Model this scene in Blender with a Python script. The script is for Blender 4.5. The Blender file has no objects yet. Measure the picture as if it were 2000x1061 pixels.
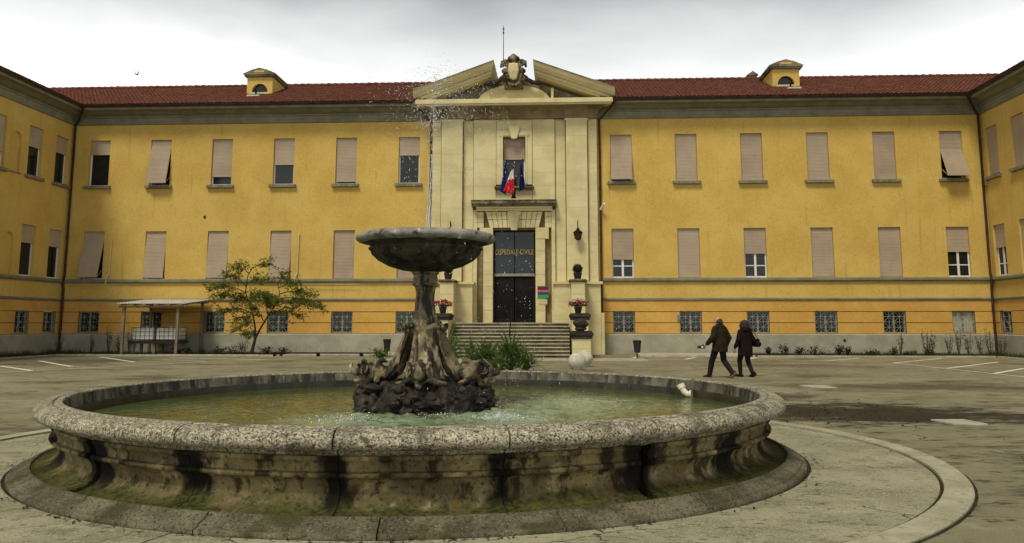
import bpy, bmesh, math, random
from math import sin, cos, pi, radians, atan2, hypot
from mathutils import Vector, Matrix, noise as mnoise

random.seed(7)
sc = bpy.context.scene
COL = sc.collection
R = radians

# ------------------------------------------------------------------ camera, sky, sun, exposure
cam_d = bpy.data.cameras.new("camera")
cam = bpy.data.objects.new("camera", cam_d); COL.objects.link(cam)
cam.location = (0, 0, 1.55)
cam.rotation_euler = (R(90 + 8.061), 0, R(3.015))
cam_d.sensor_width = 36; cam_d.lens = 29.94; cam_d.shift_y = -0.0668
cam_d.clip_start = 0.05; cam_d.clip_end = 3000
sc.camera = cam
sc.view_settings.view_transform = 'Standard'
sc.view_settings.look = 'None'
sc.view_settings.gamma = 1.0
sc.view_settings.use_curve_mapping = False
sc.view_settings.exposure = 1.0
sc.render.engine = 'CYCLES'

SUN_EL, SUN_AZ = 58.0, 205.0     # azimuth clockwise from +Y
world = bpy.data.worlds.new("World"); sc.world = world
world.use_nodes = True
wn = world.node_tree; wn.nodes.clear()
def wnode(t, **k):
    n = wn.nodes.new(t)
    for a, b in k.items(): setattr(n, a, b)
    return n
w_out = wnode('ShaderNodeOutputWorld')
sky = wnode('ShaderNodeTexSky', sky_type='NISHITA', sun_disc=False, sun_elevation=R(SUN_EL), sun_rotation=R(SUN_AZ))
bg_sky = wnode('ShaderNodeBackground'); bg_sky.inputs['Strength'].default_value = 0.06
wn.links.new(sky.outputs[0], bg_sky.inputs[0])
# cloud deck: bright towards the horizon, heavier overhead, the same all the way round
geo = wnode('ShaderNodeTexCoord')
sep = wnode('ShaderNodeSeparateXYZ'); wn.links.new(geo.outputs['Generated'], sep.inputs[0])
mapn = wnode('ShaderNodeMapping'); mapn.inputs['Scale'].default_value = (1.0, 1.0, 2.6)
wn.links.new(geo.outputs['Generated'], mapn.inputs[0])
cn = wnode('ShaderNodeTexNoise'); cn.inputs['Scale'].default_value = 2.3; cn.inputs['Detail'].default_value = 6
cn.inputs['Distortion'].default_value = 0.3
wn.links.new(mapn.outputs[0], cn.inputs[0])
mad = wnode('ShaderNodeMath', operation='MULTIPLY_ADD'); mad.inputs[1].default_value = 0.16
wn.links.new(cn.outputs[0], mad.inputs[0]); wn.links.new(sep.outputs[2], mad.inputs[2])
cr = wnode('ShaderNodeValToRGB')
cr.color_ramp.elements[0].position = 0.30; cr.color_ramp.elements[0].color = (0.98, 0.98, 0.965, 1)
cr.color_ramp.elements[1].position = 0.49; cr.color_ramp.elements[1].color = (0.135, 0.137, 0.14, 1)
wn.links.new(mad.outputs[0], cr.inputs[0])
bg_cloud = wnode('ShaderNodeBackground'); bg_cloud.inputs['Strength'].default_value = 0.84
wn.links.new(cr.outputs[0], bg_cloud.inputs[0])
wmix = wnode('ShaderNodeMixShader'); wmix.inputs[0].default_value = 0.94
wn.links.new(bg_sky.outputs[0], wmix.inputs[1]); wn.links.new(bg_cloud.outputs[0], wmix.inputs[2])
wn.links.new(wmix.outputs[0], w_out.inputs[0])

sun_d = bpy.data.lights.new("sun", 'SUN'); sun_d.energy = 1.5; sun_d.angle = R(16); sun_d.color = (1.0, 0.94, 0.80)
sun = bpy.data.objects.new("sun", sun_d); COL.objects.link(sun)
_sd = Vector((sin(R(SUN_AZ)) * cos(R(SUN_EL)), cos(R(SUN_AZ)) * cos(R(SUN_EL)), sin(R(SUN_EL))))
sun.rotation_euler = _sd.to_track_quat('Z', 'Y').to_euler()

# ------------------------------------------------------------------ materials
MATS = {}
def M(name, c1, c2=None, scale=3.0, rough=0.8, bump=0.0, bscale=40.0, stretch=(1, 1, 1), spots=(), metal=0.0, spec=None, detail=6, lo=0.35, hi=0.65, cracks=None, hook=None):
    """noise-mottled surface; spots = (colour, scale, lo, hi, stretch[, strength])"""
    m = bpy.data.materials.new(name); m.use_nodes = True
    nt = m.node_tree; N = nt.nodes; L = nt.links
    b = N['Principled BSDF']
    b.inputs['Roughness'].default_value = rough; b.inputs['Metallic'].default_value = metal
    b.inputs['Specular IOR Level'].default_value = spec if spec is not None else (0.12 if rough >= 0.75 else 0.3)
    g = N.new('ShaderNodeNewGeometry')
    def nz(sc_, st, det=6):
        mp = N.new('ShaderNodeMapping'); mp.inputs['Scale'].default_value = st
        L.new(g.outputs['Position'], mp.inputs[0])
        t = N.new('ShaderNodeTexNoise'); t.inputs['Scale'].default_value = sc_; t.inputs['Detail'].default_value = det
        t.inputs['Roughness'].default_value = 0.62
        L.new(mp.outputs[0], t.inputs[0]); return t.outputs[0]
    def rng(src, a, c):
        r = N.new('ShaderNodeMapRange'); r.inputs['From Min'].default_value = a; r.inputs['From Max'].default_value = c
        r.interpolation_type = 'SMOOTHSTEP'; L.new(src, r.inputs[0]); return r.outputs[0]
    def mix(f, A, B):
        x = N.new('ShaderNodeMix'); x.data_type = 'RGBA'
        L.new(f, x.inputs[0])
        for s, i in ((A, 6), (B, 7)):
            if isinstance(s, tuple): x.inputs[i].default_value = s + (1,) if len(s) == 3 else s
            else: L.new(s, x.inputs[i])
        return x.outputs[2]
    if c2 is None: c2 = tuple(v * 0.8 for v in c1)
    col = mix(rng(nz(scale, stretch, detail), lo, hi), c1, c2)
    for s in spots:
        f = rng(nz(s[1], s[4] if len(s) > 4 else (1, 1, 1)), s[2], s[3])
        if len(s) > 5:
            mm = N.new('ShaderNodeMath'); mm.operation = 'MULTIPLY'; mm.inputs[1].default_value = s[5]; L.new(f, mm.inputs[0]); f = mm.outputs[0]
        col = mix(f, col, s[0])
    if hook: col = hook(N, L, g, nz, rng, mix, col)
    hgt = None
    if cracks:
        v = N.new('ShaderNodeTexVoronoi'); v.feature = 'DISTANCE_TO_EDGE'; v.inputs['Scale'].default_value = cracks[1]
        nw = N.new('ShaderNodeTexNoise'); nw.inputs['Scale'].default_value = cracks[1] * 3; nw.inputs['Detail'].default_value = 4
        L.new(g.outputs['Position'], nw.inputs[0])
        va = N.new('ShaderNodeVectorMath'); va.operation = 'MULTIPLY_ADD'; va.inputs[1].default_value = (cracks[3],) * 3
        L.new(nw.outputs[1], va.inputs[0]); L.new(g.outputs['Position'], va.inputs[2])
        L.new(va.outputs[0], v.inputs[0])
        f0 = rng(v.outputs[0], cracks[2], cracks[2] * 0.3)
        gate = rng(nz(cracks[1] * 1.3, (1, 1, 1)), 0.46, 0.56)
        mm = N.new('ShaderNodeMath'); mm.operation = 'MULTIPLY'; L.new(f0, mm.inputs[0]); L.new(gate, mm.inputs[1])
        col = mix(mm.outputs[0], col, cracks[0])
    L.new(col, b.inputs['Base Color'])
    if bump:
        bp = N.new('ShaderNodeBump'); bp.inputs['Strength'].default_value = 0.9; bp.inputs['Distance'].default_value = bump
        L.new(nz(bscale, (1, 1, 1), 8), bp.inputs['Height']); L.new(bp.outputs[0], b.inputs['Normal'])
    MATS[name] = m
    return m

def sset(m, **k):
    b = m.node_tree.nodes['Principled BSDF']
    for a, v in k.items(): b.inputs[a.replace('_', ' ')].default_value = v

M('yellow_plaster', (0.58, 0.405, 0.11), (0.51, 0.34, 0.082), 0.5, 0.9, 0.008, 45, spots=(
    ((0.62, 0.45, 0.13), 8.0, 0.50, 0.70, (1, 1, 1), 0.6), ((0.36, 0.23, 0.05), 0.9, 0.62, 0.84, (2.2, 2.2, 0.25), 0.4),
    ((0.36, 0.225, 0.045), 15, 0.53, 0.66, (1, 1, 1), 0.55), ((0.66, 0.50, 0.17), 24, 0.56, 0.68, (1, 1, 1), 0.5), ((0.33, 0.20, 0.045), 2.6, 0.58, 0.72, (2, 2, 0.10), 0.5)))
M('ochre_plaster', (0.58, 0.35, 0.09), (0.51, 0.29, 0.065), 0.7, 0.9, 0.008, 45, spots=(
    ((0.64, 0.42, 0.11), 8.0, 0.50, 0.70, (1, 1, 1), 0.6), ((0.36, 0.20, 0.05), 1.1, 0.62, 0.85, (2.5, 2.5, 0.4), 0.5),
    ((0.42, 0.22, 0.04), 15, 0.53, 0.66, (1, 1, 1), 0.5)))
M('groove_plaster', (0.30, 0.13, 0.03), (0.24, 0.10, 0.025), 2, 0.95)
M('plinth_render', (0.35, 0.335, 0.25), (0.27, 0.26, 0.19), 1.2, 0.95, 0.02, 22, spots=(
    ((0.16, 0.15, 0.11), 2.6, 0.58, 0.8, (1, 1, 0.5), 0.5), ((0.42, 0.40, 0.31), 18, 0.55, 0.7)))
M('grey_stucco', (0.225, 0.215, 0.145), (0.17, 0.16, 0.105), 1.6, 0.9, 0.004, 50, spots=(
    ((0.13, 0.12, 0.085), 1.3, 0.55, 0.8, (1, 1, 2.5), 0.6),))
M('portal_stone', (0.62, 0.545, 0.30), (0.53, 0.455, 0.235), 0.8, 0.85, 0.006, 45, stretch=(1, 1, 1.8), spots=(
    ((0.38, 0.30, 0.15), 1.4, 0.56, 0.82, (2.4, 2.4, 0.35), 0.6), ((0.40, 0.33, 0.17), 14, 0.58, 0.74, (0.5, 0.5, 2.5), 0.5)))
M('crest_stone', (0.27, 0.225, 0.125), (0.12, 0.098, 0.055), 3.0, 0.9, 0.02, 26, spots=(((0.018, 0.015, 0.010), 2.6, 0.42, 0.56, (1, 1, 0.6), 0.94),))
M('shaded_stone', (0.26, 0.205, 0.105), (0.14, 0.105, 0.055), 0.9, 0.9, 0.006, 40, stretch=(1, 1, 0.6), spots=(((0.42, 0.34, 0.18), 1.6, 0.55, 0.72, (1, 1, 0.4), 0.8),))  # portal stone darkened to paint the shade under the curved entablature
M('portal_joint', (0.22, 0.17, 0.08), (0.17, 0.13, 0.06), 4, 0.95)
M('weathered_stone', (0.24, 0.205, 0.125), (0.10, 0.085, 0.052), 1.5, 0.9, 0.01, 40, spots=(
    ((0.045, 0.04, 0.028), 3.0, 0.50, 0.72, (1, 1, 0.7)),))
M('pale_plaster', (0.56, 0.53, 0.43), (0.44, 0.41, 0.32), 1.5, 0.9, 0.004, 40)
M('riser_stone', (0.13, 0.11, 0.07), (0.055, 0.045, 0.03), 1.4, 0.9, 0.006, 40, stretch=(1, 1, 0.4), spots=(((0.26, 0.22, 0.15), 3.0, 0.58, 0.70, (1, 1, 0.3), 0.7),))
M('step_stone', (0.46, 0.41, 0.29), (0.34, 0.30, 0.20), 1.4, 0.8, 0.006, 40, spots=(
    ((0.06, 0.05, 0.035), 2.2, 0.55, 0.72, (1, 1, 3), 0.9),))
M('roof_tile', (0.155, 0.055, 0.032), (0.085, 0.032, 0.02), 2.4, 0.85, 0.006, 30, spots=(
    ((0.25, 0.10, 0.065), 4.3, 0.56, 0.72, (1, 1, 1), 0.7), ((0.06, 0.025, 0.018), 1.9, 0.56, 0.76)))
M('dark_metal', (0.011, 0.009, 0.008), (0.018, 0.014, 0.011), 6, 0.7, spec=0.06)
M('brown_pipe', (0.055, 0.024, 0.014), (0.035, 0.016, 0.01), 3, 0.6, spec=0.2)
M('gutter_metal', (0.035, 0.03, 0.024), (0.06, 0.05, 0.04), 3, 0.55, metal=0.4)
M('black_plastic', (0.014, 0.014, 0.014), (0.02, 0.02, 0.02), 6, 0.45)
def fade_hook(N, L, g, nz, rng, mix, col):
    oi = N.new('ShaderNodeObjectInfo'); r = N.new('ShaderNodeMapRange'); r.inputs['To Max'].default_value = 0.6
    L.new(oi.outputs['Random'], r.inputs[0]); return mix(r.outputs[0], col, (0.46, 0.37, 0.265))
M('shutter_plastic', (0.40, 0.315, 0.22), (0.34, 0.26, 0.18), 1.0, 0.6, spots=(
    ((0.26, 0.20, 0.14), 1.8, 0.56, 0.8, (3, 3, 0.35), 0.6),), hook=fade_hook)
M('sill_stone', (0.24, 0.22, 0.15), (0.15, 0.135, 0.09), 5, 0.9, 0.004, 40)
M('white_paint', (0.72, 0.71, 0.66), (0.62, 0.60, 0.54), 6, 0.5)
M('grey_paint', (0.24, 0.24, 0.19), (0.16, 0.16, 0.125), 6, 0.5)
M('grille_paint', (0.42, 0.46, 0.37), (0.28, 0.31, 0.25), 5, 0.5)
M('window_glass', (0.016, 0.018, 0.016), (0.008, 0.009, 0.008), 1.2, 0.06, spec=0.28)
M('curtain_pane', (0.42, 0.41, 0.30), (0.33, 0.32, 0.23), 3, 0.5, stretch=(6, 6, 0.4))
M('door_glass', (0.012, 0.015, 0.018), (0.02, 0.024, 0.028), 0.9, 0.07, spec=0.26)
M('dark_glass', (0.005, 0.005, 0.005), (0.008, 0.008, 0.007), 2, 0.2, spec=0.06)
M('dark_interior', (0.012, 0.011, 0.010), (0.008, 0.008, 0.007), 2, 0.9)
M('gold_letter', (0.40, 0.29, 0.07), (0.28, 0.20, 0.045), 8, 0.4, metal=0.3)
M('black_stone', (0.05, 0.043, 0.033), (0.022, 0.019, 0.015), 4, 0.85, 0.02, 22, spots=(((0.14, 0.12, 0.08), 7, 0.58, 0.75),))
M('white_stone', (0.56, 0.53, 0.42), (0.42, 0.39, 0.30), 4, 0.9, 0.012, 30, spots=(((0.20, 0.18, 0.11), 5, 0.56, 0.72, (1, 1, 0.5), 0.7), ((0.12, 0.11, 0.07), 24, 0.58, 0.68, (1, 1, 1), 0.6)))
# fountain
M('rim_stone', (0.36, 0.32, 0.22), (0.22, 0.19, 0.125), 3.5, 0.88, 0.014, 60, spots=(
    ((0.56, 0.52, 0.39), 48, 0.50, 0.58, (1, 1, 1), 0.8), ((0.60, 0.56, 0.44), 15, 0.56, 0.64, (1, 1, 1), 0.7), ((0.03, 0.026, 0.017), 62, 0.515, 0.58, (1, 1, 1), 0.9), ((0.03, 0.026, 0.017), 24, 0.57, 0.63, (1, 1, 1), 0.85),
    ((0.055, 0.048, 0.03), 2.2, 0.52, 0.70, (1, 1, 1), 0.7), ((0.05, 0.044, 0.028), 9, 0.56, 0.68, (1, 1, 1), 0.65), ((0.16, 0.15, 0.05), 6.0, 0.60, 0.75, (1, 1, 1), 0.6)))
FX, FY = -1.65, 10.80    # fountain axis
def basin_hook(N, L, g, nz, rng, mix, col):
    """algae: black runs below the open joints, widened to paint deep shadow on the wall; a green mossy band on the ledge of the basin"""
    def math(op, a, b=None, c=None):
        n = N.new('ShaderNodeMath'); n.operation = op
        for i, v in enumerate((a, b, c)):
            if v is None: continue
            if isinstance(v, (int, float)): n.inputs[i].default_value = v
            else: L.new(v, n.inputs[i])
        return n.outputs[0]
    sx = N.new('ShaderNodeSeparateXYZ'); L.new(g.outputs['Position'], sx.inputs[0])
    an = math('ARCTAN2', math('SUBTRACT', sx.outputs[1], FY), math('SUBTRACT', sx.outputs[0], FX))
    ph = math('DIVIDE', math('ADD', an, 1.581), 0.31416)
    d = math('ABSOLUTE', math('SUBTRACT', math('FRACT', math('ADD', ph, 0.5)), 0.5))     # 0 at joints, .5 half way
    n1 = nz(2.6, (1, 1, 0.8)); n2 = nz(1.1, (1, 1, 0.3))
    run = rng(math('SUBTRACT', math('ADD', math('MULTIPLY', n2, 1.5), math('MULTIPLY', nz(6, (1, 1, 0.6)), 0.45)), math('MULTIPLY', d, 2.0)), 0.66, 0.84)  # spread beyond the algae so the black also stands for wall shadow
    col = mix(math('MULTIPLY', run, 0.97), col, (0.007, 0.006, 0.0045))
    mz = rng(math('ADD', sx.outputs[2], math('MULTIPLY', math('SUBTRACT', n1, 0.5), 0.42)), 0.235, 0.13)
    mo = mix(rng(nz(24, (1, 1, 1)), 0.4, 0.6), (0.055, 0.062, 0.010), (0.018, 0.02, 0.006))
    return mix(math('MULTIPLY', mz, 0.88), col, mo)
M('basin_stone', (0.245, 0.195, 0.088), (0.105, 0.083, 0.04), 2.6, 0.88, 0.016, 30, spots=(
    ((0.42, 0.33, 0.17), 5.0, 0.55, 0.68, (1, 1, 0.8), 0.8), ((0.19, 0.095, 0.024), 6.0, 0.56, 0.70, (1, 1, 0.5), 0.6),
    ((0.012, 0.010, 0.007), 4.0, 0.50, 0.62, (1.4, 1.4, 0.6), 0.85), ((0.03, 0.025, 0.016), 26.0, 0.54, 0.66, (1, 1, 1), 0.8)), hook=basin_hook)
M('wet_algae', (0.016, 0.015, 0.008), (0.035, 0.032, 0.016), 5, 0.35, 0.01, 30, stretch=(1, 1, 0.4), spots=(((0.09, 0.08, 0.05), 7, 0.60, 0.72, (1.5, 1.5, 0.3), 0.6),))
M('notch_shade', (0.008, 0.007, 0.005), (0.014, 0.012, 0.008), 6, 0.8, 0.01, 30)  # near-black colour paints the shade inside the basin wall notches
M('base_stone', (0.155, 0.138, 0.085), (0.075, 0.066, 0.040), 3, 0.9, 0.008, 50, spots=(
    ((0.02, 0.018, 0.012), 40, 0.52, 0.60, (1, 1, 1), 0.7), ((0.28, 0.255, 0.18), 60, 0.57, 0.64, (1, 1, 1), 0.6),
    ((0.035, 0.038, 0.010), 2.4, 0.50, 0.66, (1, 1, 1), 0.75)))
M('bowl_stone', (0.075, 0.062, 0.038), (0.03, 0.025, 0.016), 4, 0.75, 0.012, 28, spots=(
    ((0.19, 0.165, 0.10), 7, 0.58, 0.72, (1, 1, 0.6), 0.7), ((0.012, 0.011, 0.009), 3.0, 0.46, 0.62, (2, 2, 0.4), 0.9)))
M('bowl_rim_stone', (0.30, 0.28, 0.23), (0.16, 0.145, 0.12), 5, 0.6, 0.01, 30, spots=(
    ((0.5, 0.48, 0.42), 9, 0.6, 0.7), ((0.03, 0.027, 0.02), 6, 0.54, 0.66)))
M('dolphin_stone', (0.235, 0.185, 0.098), (0.11, 0.085, 0.045), 6, 0.62, 0.012, 40, spots=(
    ((0.52, 0.43, 0.26), 9, 0.56, 0.66, (1, 1, 0.4), 0.75), ((0.009, 0.008, 0.006), 4.0, 0.48, 0.57, (1.5, 1.5, 0.35), 0.96),
    ((0.16, 0.07, 0.014), 5, 0.62, 0.72, (1, 1, 1), 0.6), ((0.012, 0.010, 0.007), 20, 0.58, 0.66, (1, 1, 1), 0.8)))
M('wet_rock', (0.04, 0.028, 0.016), (0.012, 0.009, 0.006), 6, 0.5, 0.025, 30, spots=(
    ((0.19, 0.15, 0.09), 15, 0.60, 0.68), ((0.03, 0.034, 0.008), 4, 0.54, 0.66), ((0.09, 0.04, 0.014), 7, 0.58, 0.68), ((0.005, 0.004, 0.003), 5, 0.48, 0.58)))
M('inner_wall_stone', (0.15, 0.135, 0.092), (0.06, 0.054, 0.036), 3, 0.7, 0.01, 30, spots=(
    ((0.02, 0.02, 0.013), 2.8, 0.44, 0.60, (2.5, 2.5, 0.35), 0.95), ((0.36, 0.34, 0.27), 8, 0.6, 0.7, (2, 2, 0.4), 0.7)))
# plants
M('leaf_tree', (0.16, 0.175, 0.028), (0.08, 0.10, 0.015), 2.5, 0.6, spots=(((0.15, 0.14, 0.03), 7, 0.56, 0.7),))
M('leaf_yucca', (0.14, 0.20, 0.055), (0.06, 0.10, 0.026), 5, 0.5, spots=(((0.16, 0.18, 0.06), 9, 0.58, 0.7),))
M('leaf_dark', (0.022, 0.036, 0.010), (0.012, 0.02, 0.007), 6, 0.6, spots=(((0.05, 0.07, 0.02), 9, 0.58, 0.7),))
M('leaf_weed', (0.08, 0.09, 0.03), (0.045, 0.055, 0.018), 5, 0.7)
M('leaf_bright', (0.09, 0.15, 0.03), (0.05, 0.09, 0.02), 6, 0.6)
M('grass_blade', (0.06, 0.075, 0.018), (0.035, 0.045, 0.012), 3, 0.8)
M('bark', (0.05, 0.036, 0.022), (0.025, 0.018, 0.012), 8, 0.9, 0.01, 40)
M('soil', (0.045, 0.034, 0.02), (0.025, 0.019, 0.012), 4, 0.95, 0.03, 14)
M('petal_pink', (0.62, 0.07, 0.14), (0.42, 0.03, 0.07), 20, 0.6)
# people
M('skin', (0.42, 0.26, 0.18), (0.36, 0.21, 0.14), 8, 0.6)
M('hair_grey', (0.035, 0.028, 0.022), (0.06, 0.05, 0.04), 20, 0.8)
M('hair_brown', (0.022, 0.012, 0.009), (0.035, 0.018, 0.012), 20, 0.7, 0.01, 60)
M('coat_olive', (0.025, 0.018, 0.007), (0.013, 0.0095, 0.005), 7, 0.9, 0.012, 14)
M('coat_burgundy', (0.012, 0.006, 0.005), (0.008, 0.004, 0.004), 7, 0.85, 0.012, 14)
M('trouser_black', (0.009, 0.009, 0.010), (0.014, 0.013, 0.013), 9, 0.9)
M('shoe_brown', (0.035, 0.018, 0.010), (0.02, 0.011, 0.007), 12, 0.5)
M('sole_tan', (0.25, 0.13, 0.06), None, 12, 0.7)
# things
M('tank_plastic', (0.56, 0.55, 0.48), (0.46, 0.45, 0.38), 2, 0.5)
M('corrugated_sheet', (0.55, 0.53, 0.46), (0.42, 0.40, 0.33), 1.6, 0.5)
M('grey_wood', (0.24, 0.20, 0.14), (0.15, 0.12, 0.085), 5, 0.9, stretch=(1, 1, 0.2))
M('pvc', (0.72, 0.66, 0.50), (0.62, 0.56, 0.42), 9, 0.4)
M('yellow_pipe', (0.62, 0.50, 0.22), (0.55, 0.44, 0.2), 6, 0.5)
M('flag_blue', (0.012, 0.03, 0.20), (0.008, 0.02, 0.13), 8, 0.8)
M('flag_navy', (0.010, 0.014, 0.10), (0.007, 0.010, 0.06), 8, 0.8)
M('flag_green', (0.01, 0.12, 0.03), None, 8, 0.8)
M('flag_white', (0.75, 0.73, 0.68), (0.65, 0.62, 0.56), 8, 0.8)
M('flag_red', (0.62, 0.025, 0.03), (0.45, 0.015, 0.02), 8, 0.8)
M('sign_maroon', (0.09, 0.02, 0.02), None, 8, 0.5)
M('sign_pink', (0.60, 0.10, 0.14), None, 8, 0.5)
M('sign_blue', (0.02, 0.04, 0.22), None, 8, 0.5)
M('sign_green', (0.03, 0.32, 0.06), None, 8, 0.5)
M('sign_beige', (0.55, 0.48, 0.28), (0.4, 0.34, 0.2), 18, 0.6, stretch=(0.4, 1, 4))
M('amber_glass', (0.07, 0.04, 0.02), (0.04, 0.022, 0.012), 9, 0.2)
M('bird_grey', (0.30, 0.30, 0.28), (0.08, 0.08, 0.08), 9, 0.8)
M('road_paint', (0.74, 0.72, 0.63), (0.60, 0.58, 0.50), 5, 0.8, spots=(((0.24, 0.21, 0.14), 9, 0.58, 0.74),))
M('drain_stone', (0.42, 0.39, 0.29), (0.3, 0.28, 0.20), 8, 0.8, 0.004, 40)
M('kerb_concrete', (0.44, 0.41, 0.32), (0.30, 0.28, 0.21), 3, 0.9, 0.006, 40)
M('paving_concrete', (0.335, 0.31, 0.20), (0.225, 0.207, 0.128), 1.3, 0.85, 0.008, 46, spots=(
    ((0.09, 0.08, 0.045), 1.8, 0.55, 0.74, (1, 1.5, 1), 0.75), ((0.055, 0.048, 0.028), 11, 0.57, 0.66, (0.7, 1.4, 1), 0.8), ((0.06, 0.052, 0.03), 55, 0.54, 0.62, (1, 1, 1), 0.7),
    ((0.40, 0.375, 0.26), 42, 0.56, 0.64)), cracks=((0.06, 0.05, 0.03), 0.75, 0.007, 0.35))
M('kerb_pale', (0.38, 0.355, 0.24), (0.27, 0.25, 0.16), 2.4, 0.9, 0.008, 40, spots=(((0.10, 0.09, 0.055), 16, 0.57, 0.66, (1, 1, 1), 0.6), ((0.46, 0.43, 0.31), 40, 0.56, 0.64, (1, 1, 1), 0.6), ((0.17, 0.16, 0.11), 6, 0.6, 0.75),))

def asphalt_hook(N, L, g, nz, rng, mix, col):
    n = nz(1.1, (0.7, 1.4, 1)); nfine = nz(7, (0.6, 1.3, 1), 8)
    def patch(col, cx, cy, rx, ry, c, k=0.9, edge=0.55, strength=1.0):
        mp = N.new('ShaderNodeMapping'); mp.vector_type = 'POINT'
        mp.inputs['Location'].default_value = (-cx / rx, -cy / ry, 0); mp.inputs['Scale'].default_value = (1 / rx, 1 / ry, 0)
        L.new(g.outputs['Position'], mp.inputs[0])
        ln = N.new('ShaderNodeVectorMath'); ln.operation = 'LENGTH'; L.new(mp.outputs[0], ln.inputs[0])
        a = N.new('ShaderNodeMath'); a.operation = 'MULTIPLY_ADD'; a.inputs[1].default_value = 2.2 * k; L.new(n, a.inputs[0])
        f2 = N.new('ShaderNodeMath'); f2.operation = 'MULTIPLY_ADD'; f2.inputs[1].default_value = 1.5; L.new(nfine, f2.inputs[0]); L.new(a.outputs[0], f2.inputs[2])
        s = N.new('ShaderNodeMath'); s.operation = 'SUBTRACT'; L.new(f2.outputs[0], s.inputs[0]); L.new(ln.outputs['Value'], s.inputs[1])
        a.inputs[2].default_value = -0.75
        f = rng(s.outputs[0], 0.0, edge)
        m2 = N.new('ShaderNodeMath'); m2.operation = 'MULTIPLY'; m2.inputs[1].default_value = strength; L.new(f, m2.inputs[0])
        return mix(m2.outputs[0], col, c)
    col = patch(col, 5.4, 15.6, 3.6, 2.4, (0.030, 0.024, 0.014), strength=0.95)
    col = patch(col, 9.4, 14.8, 5.0, 1.5, (0.034, 0.028, 0.016), strength=0.9)
    col = patch(col, 4.3, 19.0, 1.6, 1.3, (0.05, 0.04, 0.026), strength=0.8)
    col = patch(col, 7.0, 8.5, 3.0, 4.2, (0.05, 0.044, 0.028), strength=0.8)
    col = patch(col, 9.0, 22.0, 4.5, 1.3, (0.06, 0.05, 0.03), strength=0.7)
    col = patch(col, -8.5, 6.0, 3.0, 3.6, (0.05, 0.044, 0.028), strength=0.8)
    col = patch(col, -11, 12.5, 4.0, 1.0, (0.05, 0.042, 0.028), strength=0.7)
    col = patch(col, -19.5, 35.5, 2.6, 5.5, (0.05, 0.042, 0.028), strength=0.65)
    col = patch(col, 8.5, 33.0, 4.0, 1.6, (0.08, 0.066, 0.042), strength=0.6)
    return col
M('asphalt', (0.245, 0.220, 0.135), (0.185, 0.165, 0.098), 0.35, 0.85, 0.012, 34, spots=(
    ((0.060, 0.051, 0.030), 0.45, 0.50, 0.68, (0.7, 1.2, 1), 0.8), ((0.27, 0.245, 0.155), 40, 0.54, 0.64, (1, 1, 1), 0.8), ((0.06, 0.051, 0.030), 1.7, 0.56, 0.65, (0.6, 1.3, 1), 0.75), ((0.04, 0.033, 0.02), 4.2, 0.585, 0.65, (0.6, 1.3, 1), 0.8), ((0.32, 0.29, 0.19), 1.1, 0.55, 0.68, (0.8, 1.2, 1), 0.6),
    ((0.07, 0.058, 0.036), 9, 0.60, 0.70, (0.7, 1.3, 1), 0.6), ((0.09, 0.075, 0.048), 60, 0.57, 0.68, (1, 1, 1), 0.6)),
  cracks=((0.045, 0.038, 0.022), 0.35, 0.005, 0.9), hook=asphalt_hook)

def foliage_alpha(m):
    sset(m, Subsurface_Weight=0.0)
for n in ('leaf_tree', 'leaf_yucca', 'leaf_dark', 'leaf_weed', 'leaf_bright', 'grass_blade', 'petal_pink'):
    m = MATS[n]; nt = m.node_tree; b = nt.nodes['Principled BSDF']
    tr = nt.nodes.new('ShaderNodeBsdfTranslucent'); mx = nt.nodes.new('ShaderNodeMixShader'); mx.inputs[0].default_value = 0.3
    src = b.inputs['Base Color'].links[0].from_socket
    nt.links.new(src, tr.inputs[0]); nt.links.new(b.outputs[0], mx.inputs[1]); nt.links.new(tr.outputs[0], mx.inputs[2])
    nt.links.new(mx.outputs[0], nt.nodes['Material Output'].inputs[0])

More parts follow.
